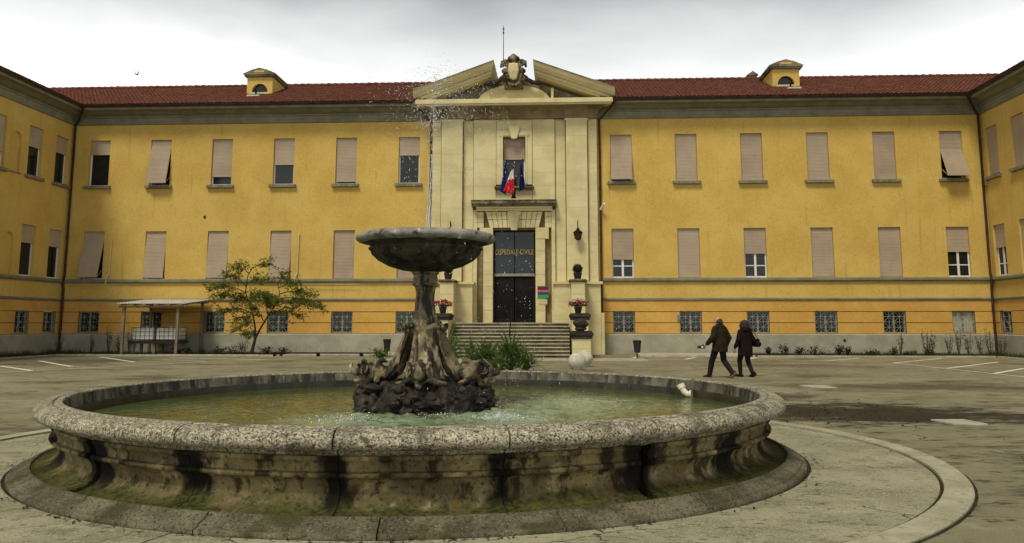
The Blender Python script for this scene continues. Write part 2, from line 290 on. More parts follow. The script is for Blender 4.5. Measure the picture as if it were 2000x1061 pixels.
# water in the basin: murky green, rippled
def water_material():
    m = bpy.data.materials.new('pool_water'); m.use_nodes = True
    nt = m.node_tree; N = nt.nodes; L = nt.links; b = N['Principled BSDF']
    g = N.new('ShaderNodeNewGeometry')
    t = N.new('ShaderNodeTexNoise'); t.inputs['Scale'].default_value = 0.8; L.new(g.outputs['Position'], t.inputs[0])
    r = N.new('ShaderNodeValToRGB')
    r.color_ramp.elements[0].position = 0.38; r.color_ramp.elements[0].color = (0.055, 0.062, 0.008, 1)
    r.color_ramp.elements[1].position = 0.64; r.color_ramp.elements[1].color = (0.065, 0.10, 0.028, 1)
    L.new(t.outputs[0], r.inputs[0]); last = r.outputs[0]
    for cx_, cy_, rad in ((FX+1.1, FY-1.1, 1.25), (FX-0.5, FY-1.5, 0.9), (FX+2.0, FY+0.6, 1.5)):      # aerated, milky water where the jet lands
        ds = N.new('ShaderNodeVectorMath'); ds.operation = 'DISTANCE'; ds.inputs[1].default_value = (cx_, cy_, 0.515); L.new(g.outputs['Position'], ds.inputs[0])
        t2 = N.new('ShaderNodeTexNoise'); t2.inputs['Scale'].default_value = 3.2; t2.inputs['Detail'].default_value = 5; L.new(g.outputs['Position'], t2.inputs[0])
        ad = N.new('ShaderNodeMath'); ad.operation = 'MULTIPLY_ADD'; ad.inputs[1].default_value = 1.6; L.new(t2.outputs[0], ad.inputs[0]); L.new(ds.outputs['Value'], ad.inputs[2])
        mr = N.new('ShaderNodeMapRange'); mr.inputs['From Min'].default_value = rad+0.9; mr.inputs['From Max'].default_value = rad*0.35+0.6; mr.inputs['To Max'].default_value = 0.8
        L.new(ad.outputs[0], mr.inputs[0])
        mx = N.new('ShaderNodeMix'); mx.data_type = 'RGBA'; mx.inputs[7].default_value = (0.25, 0.33, 0.20, 1)
        L.new(mr.outputs[0], mx.inputs[0]); L.new(last, mx.inputs[6]); last = mx.outputs[2]
    L.new(last, b.inputs['Base Color'])
    b.inputs['Roughness'].default_value = 0.025; b.inputs['IOR'].default_value = 1.33
    mp = N.new('ShaderNodeMapping'); mp.inputs['Scale'].default_value = (1.0, 2.4, 1); L.new(g.outputs['Position'], mp.inputs[0])
    n2 = N.new('ShaderNodeTexNoise'); n2.inputs['Scale'].default_value = 5.5; n2.inputs['Detail'].default_value = 3; L.new(mp.outputs[0], n2.inputs[0])
    bp = N.new('ShaderNodeBump'); bp.inputs['Strength'].default_value = 0.55; bp.inputs['Distance'].default_value = 0.028
    L.new(n2.outputs[0], bp.inputs['Height']); L.new(bp.outputs[0], b.inputs['Normal'])
    MATS['pool_water'] = m
water_material()
def drop_material():
    m = M('water_drop', (0.80, 0.82, 0.80), (0.66, 0.70, 0.68), 20, 0.15, spec=0.6)
    sset(m, Transmission_Weight=0.45, IOR=1.33)
drop_material()

# ------------------------------------------------------------------ mesh building
class MB:
    def __init__(s): s.v = []; s.f = []; s.m = []
    def face(s, idx, mi=0): s.f.append(tuple(idx)); s.m.append(mi)
    def quad(s, a, b, c, d, mi=0):
        n = len(s.v); s.v += [tuple(a), tuple(b), tuple(c), tuple(d)]; s.face((n, n+1, n+2, n+3), mi); return s
    def box(s, x0, y0, z0, x1, y1, z1, mi=0):
        if x1 < x0: x0, x1 = x1, x0
        if y1 < y0: y0, y1 = y1, y0
        if z1 < z0: z0, z1 = z1, z0
        n = len(s.v)
        s.v += [(x0,y0,z0),(x1,y0,z0),(x1,y1,z0),(x0,y1,z0),(x0,y0,z1),(x1,y0,z1),(x1,y1,z1),(x0,y1,z1)]
        for f in ((0,3,2,1),(4,5,6,7),(0,1,5,4),(1,2,6,5),(2,3,7,6),(3,0,4,7)): s.face([n+i for i in f], mi)
        return s
    def cbox(s, x0, y0, z0, x1, y1, z1, c=0.015, mi=0):
        """box with chamfered edges on the -y face side and all vertical edges: octagon prism plus inset lid"""
        s.prism([(x0+c,y0),(x1-c,y0),(x1,y0+c),(x1,y1-c),(x1-c,y1),(x0+c,y1),(x0,y1-c),(x0,y0+c)], z0, z1, 'z', c, mi); return s
    def prism(s, poly, a, b, axis='z', ch=0.0, mi=0):
        """poly = list of 2D points; extruded along axis from a to b. ch = chamfer at both ends"""
        def P(u, w, t):
            return (u, w, t) if axis == 'z' else ((u, t, w) if axis == 'y' else (t, u, w))
        cx = sum(p[0] for p in poly)/len(poly); cy = sum(p[1] for p in poly)/len(poly)
        def ins(p, k):
            d = hypot(p[0]-cx, p[1]-cy) or 1
            return (p[0]-(p[0]-cx)/d*k, p[1]-(p[1]-cy)/d*k)
        lev = [(a, ch), (a+ch, 0), (b-ch, 0), (b, ch)] if ch else [(a, 0), (b, 0)]
        n = len(s.v); k = len(poly)
        for t, i in lev: s.v += [P(*ins(p, i), t) for p in poly]
        for l in range(len(lev)-1):
            for i in range(k):
                j = (i+1) % k
                s.face((n+l*k+i, n+l*k+j, n+(l+1)*k+j, n+(l+1)*k+i), mi)
        s.face([n+i for i in range(k)][::-1], mi); s.face([n+(len(lev)-1)*k+i for i in range(k)], mi)
        return s
    def tube(s, pts, rad, n=8, caps=True, mi=0, flat=1.0):
        pts = [Vector(p) for p in pts]
        if not isinstance(rad, (list, tuple)): rad = [rad]*len(pts)
        base = len(s.v); up = None
        for i, p in enumerate(pts):
            t = (pts[min(i+1, len(pts)-1)] - pts[max(i-1, 0)])
            if t.length < 1e-9: t = Vector((0,0,1))
            t.normalize()
            if up is None:
                up = Vector((0,0,1)) if abs(t.z) < 0.9 else Vector((1,0,0))
            a = (up - t*up.dot(t))
            if a.length < 1e-6: a = Vector((0,1,0)) - t*t.y
            a.normalize(); b = t.cross(a); up = a
            for k in range(n):
                q = 2*pi*k/n
                s.v.append(tuple(p + a*cos(q)*rad[i] + b*sin(q)*rad[i]*flat))
        for i in range(len(pts)-1):
            for k in range(n):
                j = (k+1) % n
                s.face((base+i*n+k, base+i*n+j, base+(i+1)*n+j, base+(i+1)*n+k), mi)
        if caps:
            s.face([base+k for k in range(n)][::-1], mi); s.face([base+(len(pts)-1)*n+k for k in range(n)], mi)
        return s
    def lathe(s, prof, n=32, a0=0.0, a1=2*pi, c=(0,0,0), closed=False, caps=False, mi=0):
        """prof = [(r, z)] round the z axis"""
        full = abs(a1-a0-2*pi) < 1e-6
        m = n if full else n+1; base = len(s.v); k = len(prof)
        for i in range(m):
            q = a0+(a1-a0)*i/n
            s.v += [(c[0]+r*cos(q), c[1]+r*sin(q), c[2]+z) for r, z in prof]
        segs = k if closed else k-1
        for i in range(n):
            i2 = (i+1) % m if full else i+1
            for j in range(segs):
                j2 = (j+1) % k
                s.face((base+i*k+j, base+i2*k+j, base+i2*k+j2, base+i*k+j2), mi)
        if caps and not full:
            s.face([base+j for j in range(k)], mi); s.face([base+(m-1)*k+j for j in range(k)][::-1], mi)
        return s
    def ball(s, c, r, nu=12, nv=8, mi=0, rz=None, ry=None):
        rz = rz or r; ry = ry or r
        base = len(s.v)
        s.v.append((c[0], c[1], c[2]-rz))
        for j in range(1, nv):
            q = -pi/2+pi*j/nv
            for i in range(nu):
                a = 2*pi*i/nu
                s.v.append((c[0]+r*cos(q)*cos(a), c[1]+ry*cos(q)*sin(a), c[2]+rz*sin(q)))
        s.v.append((c[0], c[1], c[2]+rz)); top = len(s.v)-1
        for i in range(nu):
            s.face((base, base+1+(i+1) % nu, base+1+i), mi)
            s.face((top, top-nu+i, top-nu+(i+1) % nu), mi)
        for j in range(nv-2):
            for i in range(nu):
                k = (i+1) % nu; o = base+1+j*nu
                s.face((o+i, o+k, o+nu+k, o+nu+i), mi)
        return s
    def mesh(s, name, mats, smooth=None, fix=True):
        me = bpy.data.meshes.new(name)
        me.from_pydata(s.v, [], s.f)
        if isinstance(mats, str): mats = [mats]
        for m in mats: me.materials.append(MATS[m])
        if len(mats) > 1: me.polygons.foreach_set('material_index', s.m)
        if fix or smooth is not None:
            bm = bmesh.new(); bm.from_mesh(me)
            if fix: bmesh.ops.recalc_face_normals(bm, faces=bm.faces)
            if smooth is not None:
                bmesh.ops.remove_doubles(bm, verts=bm.verts, dist=1e-5)
                for f in bm.faces: f.smooth = True
                th = R(smooth)
                for e in bm.edges:
                    if len(e.link_faces) == 2: e.smooth = e.calc_face_angle(0) < th
            bm.to_mesh(me); bm.free()
        me.update()
        return me
    def build(s, name, mats, parent=None, smooth=None, loc=None, rz=0, fix=True):
        return put(name, s.mesh(name, mats, smooth, fix), parent, loc, rz)

def put(name, me, parent=None, loc=None, rz=0):
    o = bpy.data.objects.new(name, me); COL.objects.link(o)
    if parent is not None: o.parent = parent
    if loc is not None: o.location = loc
    if rz: o.rotation_euler = (0, 0, rz)
    return o
def tag(o, label=None, cat=None, group=None, kind=None):
    for k, v in (('label', label), ('category', cat), ('group', group), ('kind', kind)):
        if v: o[k] = v
    return o
def empty(name, loc=(0, 0, 0), rz=0.0, **k):
    o = bpy.data.objects.new(name, None); COL.objects.link(o); o.location = loc; o.rotation_euler = (0, 0, rz)
    return tag(o, **k)
def kids(o): return [c for c in bpy.data.objects if c.parent == o]
def copy_tree(o, parent=None):
    c = o.copy(); COL.objects.link(c)
    if parent is not None: c.parent = parent
    for ch in kids(o): copy_tree(ch, c)
    return c

def blob(name, shapes, mats, parent=None, voxel=0.012, smooth_it=4, rough=0.0, rscale=8.0, loc=None, rz=0):
    """one continuous surface grown from overlapping tapered tubes and balls"""
    mb = MB()
    for sh in shapes:
        if sh[0] == 'b':   # ball: centre, rx, ry, rz
            mb.ball(sh[1], sh[2], 16, 10, ry=sh[3], rz=sh[4])
        else:              # tube: pts, radii, flat
            pts, rad = sh[1], sh[2]
            mb.tube(pts, rad, 14, flat=sh[3] if len(sh) > 3 else 1.0)
            if len(sh) < 5:
                for p, r in ((pts[0], rad[0]), (pts[-1], rad[-1])): mb.ball(p, r*0.98, 12, 8)
    tmp = put('tmp', mb.mesh('tmp', mats))
    md = tmp.modifiers.new('r', 'REMESH'); md.mode = 'VOXEL'; md.voxel_size = voxel; md.use_smooth_shade = True
    if smooth_it:
        ms = tmp.modifiers.new('s', 'SMOOTH'); ms.factor = 0.5; ms.iterations = smooth_it
    dg = bpy.context.evaluated_depsgraph_get()
    me = bpy.data.meshes.new_from_object(tmp.evaluated_get(dg))
    bpy.data.objects.remove(tmp)
    me.name = name
    if rough:
        for v in me.vertices:
            p = v.co*rscale
            v.co += v.normal*rough*(mnoise.noise(p)+0.5*mnoise.noise(p*2.3)+0.3*mnoise.noise(p*5.1))
    for p in me.polygons: p.use_smooth = True
    return put(name, me, parent, loc, rz)

def wall_holes(mb, x0, x1, z0, z1, holes, depth, y=0.0, mi=0, back=False):
    """wall face in the plane y with real openings, reveals going in to y+depth"""
    xs = sorted({x0, x1, *[h[0] for h in holes], *[h[1] for h in holes]}); xs = [x for x in xs if x0-1e-6 <= x <= x1+1e-6]
    zs = sorted({z0, z1, *[h[2] for h in holes], *[h[3] for h in holes]}); zs = [z for z in zs if z0-1e-6 <= z <= z1+1e-6]
    def inside(x, z): return any(h[0] < x < h[1] and h[2] < z < h[3] for h in holes)
    for i in range(len(xs)-1):
        for j in range(len(zs)-1):
            if not inside((xs[i]+xs[i+1])/2, (zs[j]+zs[j+1])/2):
                mb.quad((xs[i],y,zs[j]),(xs[i+1],y,zs[j]),(xs[i+1],y,zs[j+1]),(xs[i],y,zs[j+1]), mi)
    for a, b, c, d in holes:
        c, d = max(c, z0), min(d, z1)
        if d <= c: continue
        Y = y+depth
        mb.quad((a,y,c),(a,y,d),(a,Y,d),(a,Y,c), mi); mb.quad((b,y,c),(b,Y,c),(b,Y,d),(b,y,d), mi)
        if d < z1-1e-6 or True: mb.quad((a,y,d),(b,y,d),(b,Y,d),(a,Y,d), mi)
        mb.quad((a,y,c),(a,Y,c),(b,Y,c),(b,y,c), mi)

# ------------------------------------------------------------------ constants of the place
D = 44.76                # facade distance
CX = -2.23               # middle of the facade
Z_PL, Z_B1, Z_S1, Z_S2, Z_TOP = 1.03, 2.74, 3.70, 3.92, 12.42
UP_Z = (9.0, 11.55); LO_Z = (3.925, 6.5); BA_Z = (1.07, 2.2)
WW = 1.14

# ------------------------------------------------------------------ ground
g = MB(); s = 700
g.quad((-s,-s,0),(s,-s,0),(s,s,0),(-s,s,0))
tag(g.build('ground', 'asphalt', fix=False), kind='structure')

pav = empty('paving', (FX, FY, 0)); tag(pav, kind='structure')
MB().lathe([(6.03, 0.004), (4.2, 0.006)], 96).build('paving_bed', 'soil', pav, fix=False)
K = 16
for k in range(K):
    a0, a1 = 2*pi*k/K+0.12, 2*pi*(k+1)/K+0.12
    for r0, r1 in ((4.52, 5.715),):
        gp = 0.006/r1; zt = 0.016+random.uniform(-0.003, 0.003)
        MB().lathe([(r0, 0.0), (r1, 0.0), (r1, zt-0.004), (r1-0.006, zt), (r0, zt)], 10, a0+gp, a1-gp, closed=True, caps=True).build('paving_slab', 'paving_concrete', pav, smooth=20)
    for h in (0, 1):
        b0 = a0+(a1-a0)*h/2; b1 = a0+(a1-a0)*(h+1)/2; gp = 0.005/5.9; zt = 0.030+random.uniform(-0.003, 0.003)
        MB().lathe([(5.745, 0.0), (6.0, 0.0), (6.0, zt-0.012), (5.988, zt), (5.75, zt)], 6, b0+gp, b1-gp, closed=True, caps=True).build('kerb_stone', 'kerb_pale', pav, smooth=20)

# parking lines
def line(p, q, w=0.15, z=0.005):
    p, q = Vector(p), Vector(q); d = (q-p).normalized(); n = Vector((-d.y, d.x))*w/2
    o = MB().quad((*(p-n), z), (*(q-n), z), (*(q+n), z), (*(p+n), z)).build('parking_line', 'road_paint', fix=False)
    tag(o, kind='structure')
for p, q in (((-20.6,31.0),(-17.5,28.0)), ((-21.8,35.3),(-17.7,30.7)), ((-21.5,39.6),(-17.2,34.4)), ((-17.9,39.1),(-12.6,36.9)),
             ((11.25,37.1),(13.6,39.8)), ((13.3,35.2),(17.25,39.85)), ((13.7,31.2),(17.9,36.2)), ((13.7,28.0),(16.3,31.2)), ((13.5,24.9),(16.9,29.0)),
             ((-20.6,26.6),(-17.2,23.4)), ((5.6,38.3),(6.4,40.6)), ((8.2,38.0),(9.2,40.6)), ((3.1,38.2),(3.7,40.6))):
    line(p, q)
for p, q in (((-18.6,25.0),(-14.4,34.9)), ((13.75,24.5),(13.30,34.9)), ((13.1,37.05),(8.6,37.6)), ((-17.0,36.5),(-14.6,35.2)), ((2.6,38.0),(8.0,37.8))):
    line(p, q, 0.09, 0.009)
for (x0, y0, x1, y1, lab) in ((6.1,21.5,6.75,22.3,'small pale square drain cover set in the asphalt beyond the fountain rim'),
                              (6.05,13.85,6.6,14.5,'pale slab drain cover in the dark wet patch beside the fountain')):
    t = empty('drain_cover', ((x0+x1)/2, (y0+y1)/2, 0), 0.1, label=lab, cat='drain cover', group='drain covers in the yard')
    w, h = (x1-x0)/2, (y1-y0)/2
    m = MB(); m.box(-w,-h,-0.02,w,-h+0.06,0.02); m.box(-w,h-0.06,-0.02,w,h,0.02); m.box(-w,-h+0.06,-0.02,-w+0.06,h-0.06,0.02); m.box(w-0.06,-h+0.06,-0.02,w,h-0.06,0.02)
    m.build('frame', 'kerb_concrete', t)
    MB().box(-w+0.07,-h+0.07,-0.02,w-0.07,h-0.07,0.016).build('lid', 'drain_stone', t)

# beds, kerbs, pavement in front of the building
def kerb_row(name, p, q, mat='kerb_concrete', n=None, par=None, h=0.10, w=0.14):
    p, q = Vector(p), Vector(q); L = (q-p).length; n = n or max(1, int(L/1.0)); a = atan2((q-p).y, (q-p).x)
    me = MB().cbox(0.006, -w/2, -0.05, L/n-0.006, w/2, h, 0.012).mesh(name, mat)
    for i in range(n):
        c = p+(q-p)*(i/n)
        put(name, me, par, (c.x, c.y, random.uniform(-0.008, 0.004)), a+random.uniform(-0.004, 0.004))
for (x0, x1, y0) in ((-24.6, -13.4, 41.1), (9.4, 20.3, 41.25)):
    bed = empty('planting_bed'); tag(bed, kind='structure')
    MB().box(x0+0.07, y0+0.07, -0.1, x1, D-0.10, 0.05).build('soil', 'soil', bed)
    kerb_row('kerb_stone', (x0, y0), (x1, y0), par=bed, h=0.075)
for (x0, x1, ya, yb, kx) in ((-26.62, -24.55, 22.0, 44.6, -24.55), (20.3, 22.02, 22.0, 44.6, 20.3)):
    bed = empty('planting_bed'); tag(bed, kind='structure')
    MB().box(x0, ya, -0.1, x1, yb, 0.045).build('soil', 'soil', bed)
    kerb_row('kerb_stone', (kx, ya), (kx, 41.0), par=bed, h=0.07)
for (x0, x1) in ((3.9, 9.3), (-13.3, -7.6)):
    pv = empty('pavement'); tag(pv, kind='structure')
    n = 8; dx = (x1-x0)/n
    for i in range(n):
        for j in range(3):
            MB().cbox(x0+i*dx+0.006, 41.2+j*1.15+0.006, -0.05, x0+(i+1)*dx-0.006, 41.2+(j+1)*1.15-0.006, 0.075+random.uniform(-0.004, 0.004), 0.01).build('paving_slab', 'kerb_concrete', pv)
pv = empty('entrance_pavement'); tag(pv, kind='structure')
for i in range(10):
    for j in range(2):
        MB().cbox(-7.4+i*1.12+0.006, 36.4+j*1.2+0.006, -0.05, -7.4+(i+1)*1.12-0.006, 36.4+(j+1)*1.2-0.006, 0.035+random.uniform(-0.003, 0.003), 0.01).build('paving_slab', 'kerb_pale', pv)

# ------------------------------------------------------------------ windows
def shutter_mesh(w, prof, name='shutter'):
    """roller shutter of slats following the (y, z) profile from top to bottom"""
    P = [Vector(p) for p in prof]; pts = []
    for a, b in zip(P, P[1:]):
        L = (b-a).length; n = max(1, round(L/0.075)); d = (b-a)/n; nn = Vector((-(b-a).normalized().y*-1, 0))
        t = (b-a).normalized(); out = Vector((t.y, -t.x))
        if out.x > 0: out = -out
        for i in range(n):
            p = a+d*i
            pts += [p+out*0.0, p+d*0.22+out*0.015, p+d*0.85+out*0.013]
    pts.append(P[-1])
    m = MB(); n0 = 0
    for p in pts: m.v += [(-w/2, p.x, p.y), (w/2, p.x, p.y)]
    for i in range(len(pts)-1): m.face((2*i, 2*i+2, 2*i+3, 2*i+1))
    e = P[-1]; m.box(-w/2, e.x-0.02, e.y-0.04, w/2, e.x+0.02, e.y+0.005)
    # guide arms when tilted out
    if P[-1].x < -0.05:
        for sx in (-w/2+0.02, w/2-0.02):
            m.tube([(sx, 0.1, P[-1].y+0.55), (sx, P[-1].x+0.03, P[-1].y)], 0.012, 5)
    return m.mesh(name, 'shutter_plastic', fix=False)

REC = 0.16   # how far frames sit behind the wall face
def sash_frame(w, h, style):
    m = MB(); b = 0.065; y0, y1 = 0.0, 0.055
    m.box(-w/2,y0,0,-w/2+b,y1,h); m.box(w/2-b,y0,0,w/2,y1,h); m.box(-w/2+b,y0,0,w/2-b,y1,b); m.box(-w/2+b,y0,h-b,w/2-b,y1,h)
    if style == 'cross':
        m.box(-0.055,y0-0.012,b,0.055,y1,h-b); zc = h*0.24
        m.box(-w/2+b,y0+0.004,zc-0.025,-0.055,y1,zc+0.025); m.box(0.055,y0+0.004,zc-0.025,w/2-b,y1,zc+0.025)
    elif style == 'double':
        m.box(-0.05,y0-0.012,b,0.05,y1,h-b)
    return m
_cache = {}
def window(par, xc, z0, z1, down=1.0, tilt=None, style='plain', sill=True, w=WW, ajar=False, glass='window_glass'):
    h = z1-z0
    key = ('f', style, round(h, 2), w)
    if key not in _cache:
        _cache[key] = (sash_frame(w-0.01, h-0.01, style).mesh('window', 'white_paint'),
                       MB().box(-w/2+0.05, 0.03, 0.05, w/2-0.05, 0.04, h-0.05).mesh('pane', glass),
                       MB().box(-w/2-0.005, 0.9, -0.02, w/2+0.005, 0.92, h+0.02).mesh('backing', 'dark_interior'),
                       MB().cbox(-w/2-0.17, -0.17, -0.16, w/2+0.17, 0.10, -0.004, 0.018).mesh('sill', 'sill_stone'))
    fr, pane, back, sl = _cache[key]
    f = put('window', fr, par, (xc, REC, z0+0.005))
    if ajar:
        p = put('pane', MB().box(-w/2+0.06, 0.05, 0.06, w/2-0.06, 0.06, h-0.06).mesh('pane', 'window_glass'), f)
        m = MB(); a = w*0.42
        mm = MB(); mm.box(0,0,0,0.05,0.045,h*0.62); mm.box(a-0.05,0,0,a,0.045,h*0.62); mm.box(0.05,0,0,a-0.05,0.045,0.06)
        mm.build('open_sash', 'white_paint', f, loc=(-w/2+0.08, 0.07, 0.05), rz=R(62))
    else:
        put('pane', pane, f)
    if sill: put('sill', sl, f, (0, -REC, 0))
    if tilt is None:
        zb = h-(h-0.03)*down
        prof = [(-0.055, h-0.012), (-0.055, zb+0.045)]
    elif tilt < 0.3:
        prof = [(-0.055, h-0.012), (-0.10, h*0.75), (-REC-tilt, 0.09)]
    else:
        k = 0.62 if tilt > 0.55 else 0.9
        prof = [(-0.055, h-0.012), (-0.075, h*k), (-REC-tilt, 0.11 if down >= 1 else h*(1-down))]
    put('shutter', shutter_mesh(w-0.03, prof), f)
    return f
def grille_mesh(w, h):
    m = MB(); t = 0.008
    def bar(a, b, r=t, y=0.0): m.tube([(a[0], y, a[1]), (b[0], y, b[1])], r, 4)
    for u in (0.0, 0.25, 0.75, 1.0): bar((-w/2+w*u, 0), (-w/2+w*u, h), y=0.0)
    for v in (0.0, 0.25, 0.5, 0.75, 1.0): bar((-w/2, h*v), (w/2, h*v), y=0.024)
    for u in (0.25, 0.75):
        for v in (0.25, 0.75):
            c = (-w/2+w*u, h*v); dx, dz = w*0.235, h*0.235
            for sx, sz in ((1,1),(1,-1),(-1,1),(-1,-1)): bar((c[0]+sx*0.03, c[1]+sz*0.03), (c[0]+sx*dx, c[1]+sz*dz), 0.006, 0.012)
            m.ball((c[0], 0.0, c[1]), 0.026, 8, 6)
    return m.mesh('grille', 'grille_paint')
_gm = {}
def base_window(par, xc, w=WW, pane='window_glass', yoff=0.0):
    h = BA_Z[1]-BA_Z[0]
    if w not in _gm:
        _gm[w] = (sash_frame(w-0.02, h-0.01, 'double').mesh('base_window', 'grey_paint'), grille_mesh(w-0.08, h-0.06))
    f = put('base_window', _gm[w][0], par, (xc, 0.16, BA_Z[0]+0.005))
    put('pane', MB().box(-w/2+0.05, 0.03, 0.05, w/2-0.05, 0.04, h-0.05).mesh('pane', pane), f)
    put('grille', _gm[w][1], f, (0, -0.10, 0.03))
    return f

# ------------------------------------------------------------------ wall, mouldings and roof shared by the three blocks
def facade(par, x0, x1, cols, ucols=None, niches=()):
    up = [(c-WW/2, c+WW/2, *UP_Z) for c in cols]; lo = [(c-WW/2, c+WW/2, *LO_Z) for c in cols]
    ba = [(c-WW/2, c+WW/2, *BA_Z) for c in (ucols or cols)]
    m = MB(); wall_holes(m, x0, x1, Z_S2, Z_TOP, up+lo+[(a, b, c, d) for a, b, c, d in niches], 0.24)
    for a, b, c, d in niches:   # blind niche: round head filled back to the wall, closed at the back
        m.quad((a,0.12,c),(b,0.12,c),(b,0.12,d),(a,0.12,d))
        r = (b-a)/2; xc = (a+b)/2; zc = d-r; n = 8
        for i in range(n):
            q0, q1 = pi*i/n, pi*(i+1)/n
            p0, p1 = (xc-r*cos(q0), zc+r*sin(q0)), (xc-r*cos(q1), zc+r*sin(q1))
            m.quad((p0[0],0,p0[1]),(p1[0],0,p1[1]),(p1[0],0,d),(p0[0],0,d))
            m.quad((p0[0],0,p0[1]),(p0[0],0.12,p0[1]),(p1[0],0.12,p1[1]),(p1[0],0,p1[1]))
    m.build('wall', 'yellow_plaster', par, fix=False)
    m = MB(); m.quad((x0,0,Z_B1+0.14),(x1,0,Z_B1+0.14),(x1,0,Z_S1),(x0,0,Z_S1)); m.build('wall_band', 'yellow_plaster', par, fix=False)
    # rusticated courses with recessed joints
    cz = [1.03, 1.60, 2.17, 2.74]; gv = 0.02
    for i in range(3):
        m = MB(); z0, z1 = cz[i]+gv, cz[i+1]-(gv if i < 2 else 0)
        hs = [h for h in ba if h[2] < z1 and h[3] > z0]
        xs = [x0]+[v for h in sorted(hs) for v in (h[0], h[1])]+[x1]
        for k in range(0, len(xs), 2):
            hh = [(xs[k], xs[k+1])]
            zt = z1
            m.box(xs[k], 0.0, z0, xs[k+1], 0.06, z1)
        for h in hs:   # course above or below the opening
            if h[3] < z1: m.box(h[0], 0.0, h[3], h[1], 0.06, z1)
            if h[2] > z0: m.box(h[0], 0.0, z0, h[1], 0.06, h[2])
        m.build('rusticated_course', 'ochre_plaster', par)
    m = MB(); wall_holes(m, x0-0.06, x1+0.06, Z_PL-0.02, Z_B1, ba, 0.22, y=0.03); m.build('wall_core', 'groove_plaster', par, fix=False)
    m = MB(); m.prism([(-0.09,0.0),(0.02,0.0),(0.02,Z_PL),(-0.05,Z_PL),(-0.09,Z_PL-0.05)], x0, x1, 'x'); m.build('plinth', 'plinth_render', par)
    # string courses
    m = MB(); m.prism([(0.02,Z_S1),(-0.07,Z_S1),(-0.09,Z_S1+0.05),(-0.14,Z_S1+0.07),(-0.14,Z_S2-0.05),(-0.12,Z_S2-0.004),(0.02,Z_S2-0.002)], x0, x1, 'x'); m.build('string_course', 'grey_stucco', par)
    m = MB(); m.prism([(0.02,Z_B1),(-0.04,Z_B1),(-0.07,Z_B1+0.04),(-0.07,Z_B1+0.11),(-0.03,Z_B1+0.14),(0.02,Z_B1+0.14)], x0, x1, 'x'); m.build('string_course', 'grey_stucco', par)

CORN = [(0.02,12.40),(-0.05,12.40),(-0.09,12.44),(-0.09,12.50),(-0.04,12.55),(-0.04,12.78),(-0.09,12.80),(-0.10,12.87),(-0.16,12.90),
        (-0.24,12.92),(-0.37,12.98),(-0.46,13.05),(-0.50,13.08),(-0.78,13.09),(-0.78,13.20),(-0.82,13.22),(-0.82,13.26),(0.02,13.30)]
def cornice(par, x0, x1, cut0=0, cut1=0):
    """moulded eaves cornice; cut = +-1 mitres that end so it meets the next block's cornice"""
    m = MB(); n = len(CORN)
    for e, (x, c) in enumerate(((x0, cut0), (x1, cut1))):
        m.v += [(x+c*(-y), y, z) for y, z in CORN]
    for i in range(n):
        j = (i+1) % n; m.face((i, j, n+j, n+i))
    m.face(range(n)); m.face(range(2*n-1, n-1, -1))
    m.build('cornice', 'grey_stucco', par, smooth=35)
def gutter(par, x0, x1):
    m = MB(); q = [(-0.90+0.085*cos(a), 13.30+0.085*sin(a)) for a in [pi+pi*i/6 for i in range(7)]]
    q += [(-0.90+0.07*cos(a), 13.30+0.07*sin(a)) for a in [2*pi-pi*i/6 for i in range(7)]]
    m.prism(q, x0, x1, 'x'); m.build('gutter', 'gutter_metal', par, smooth=50)

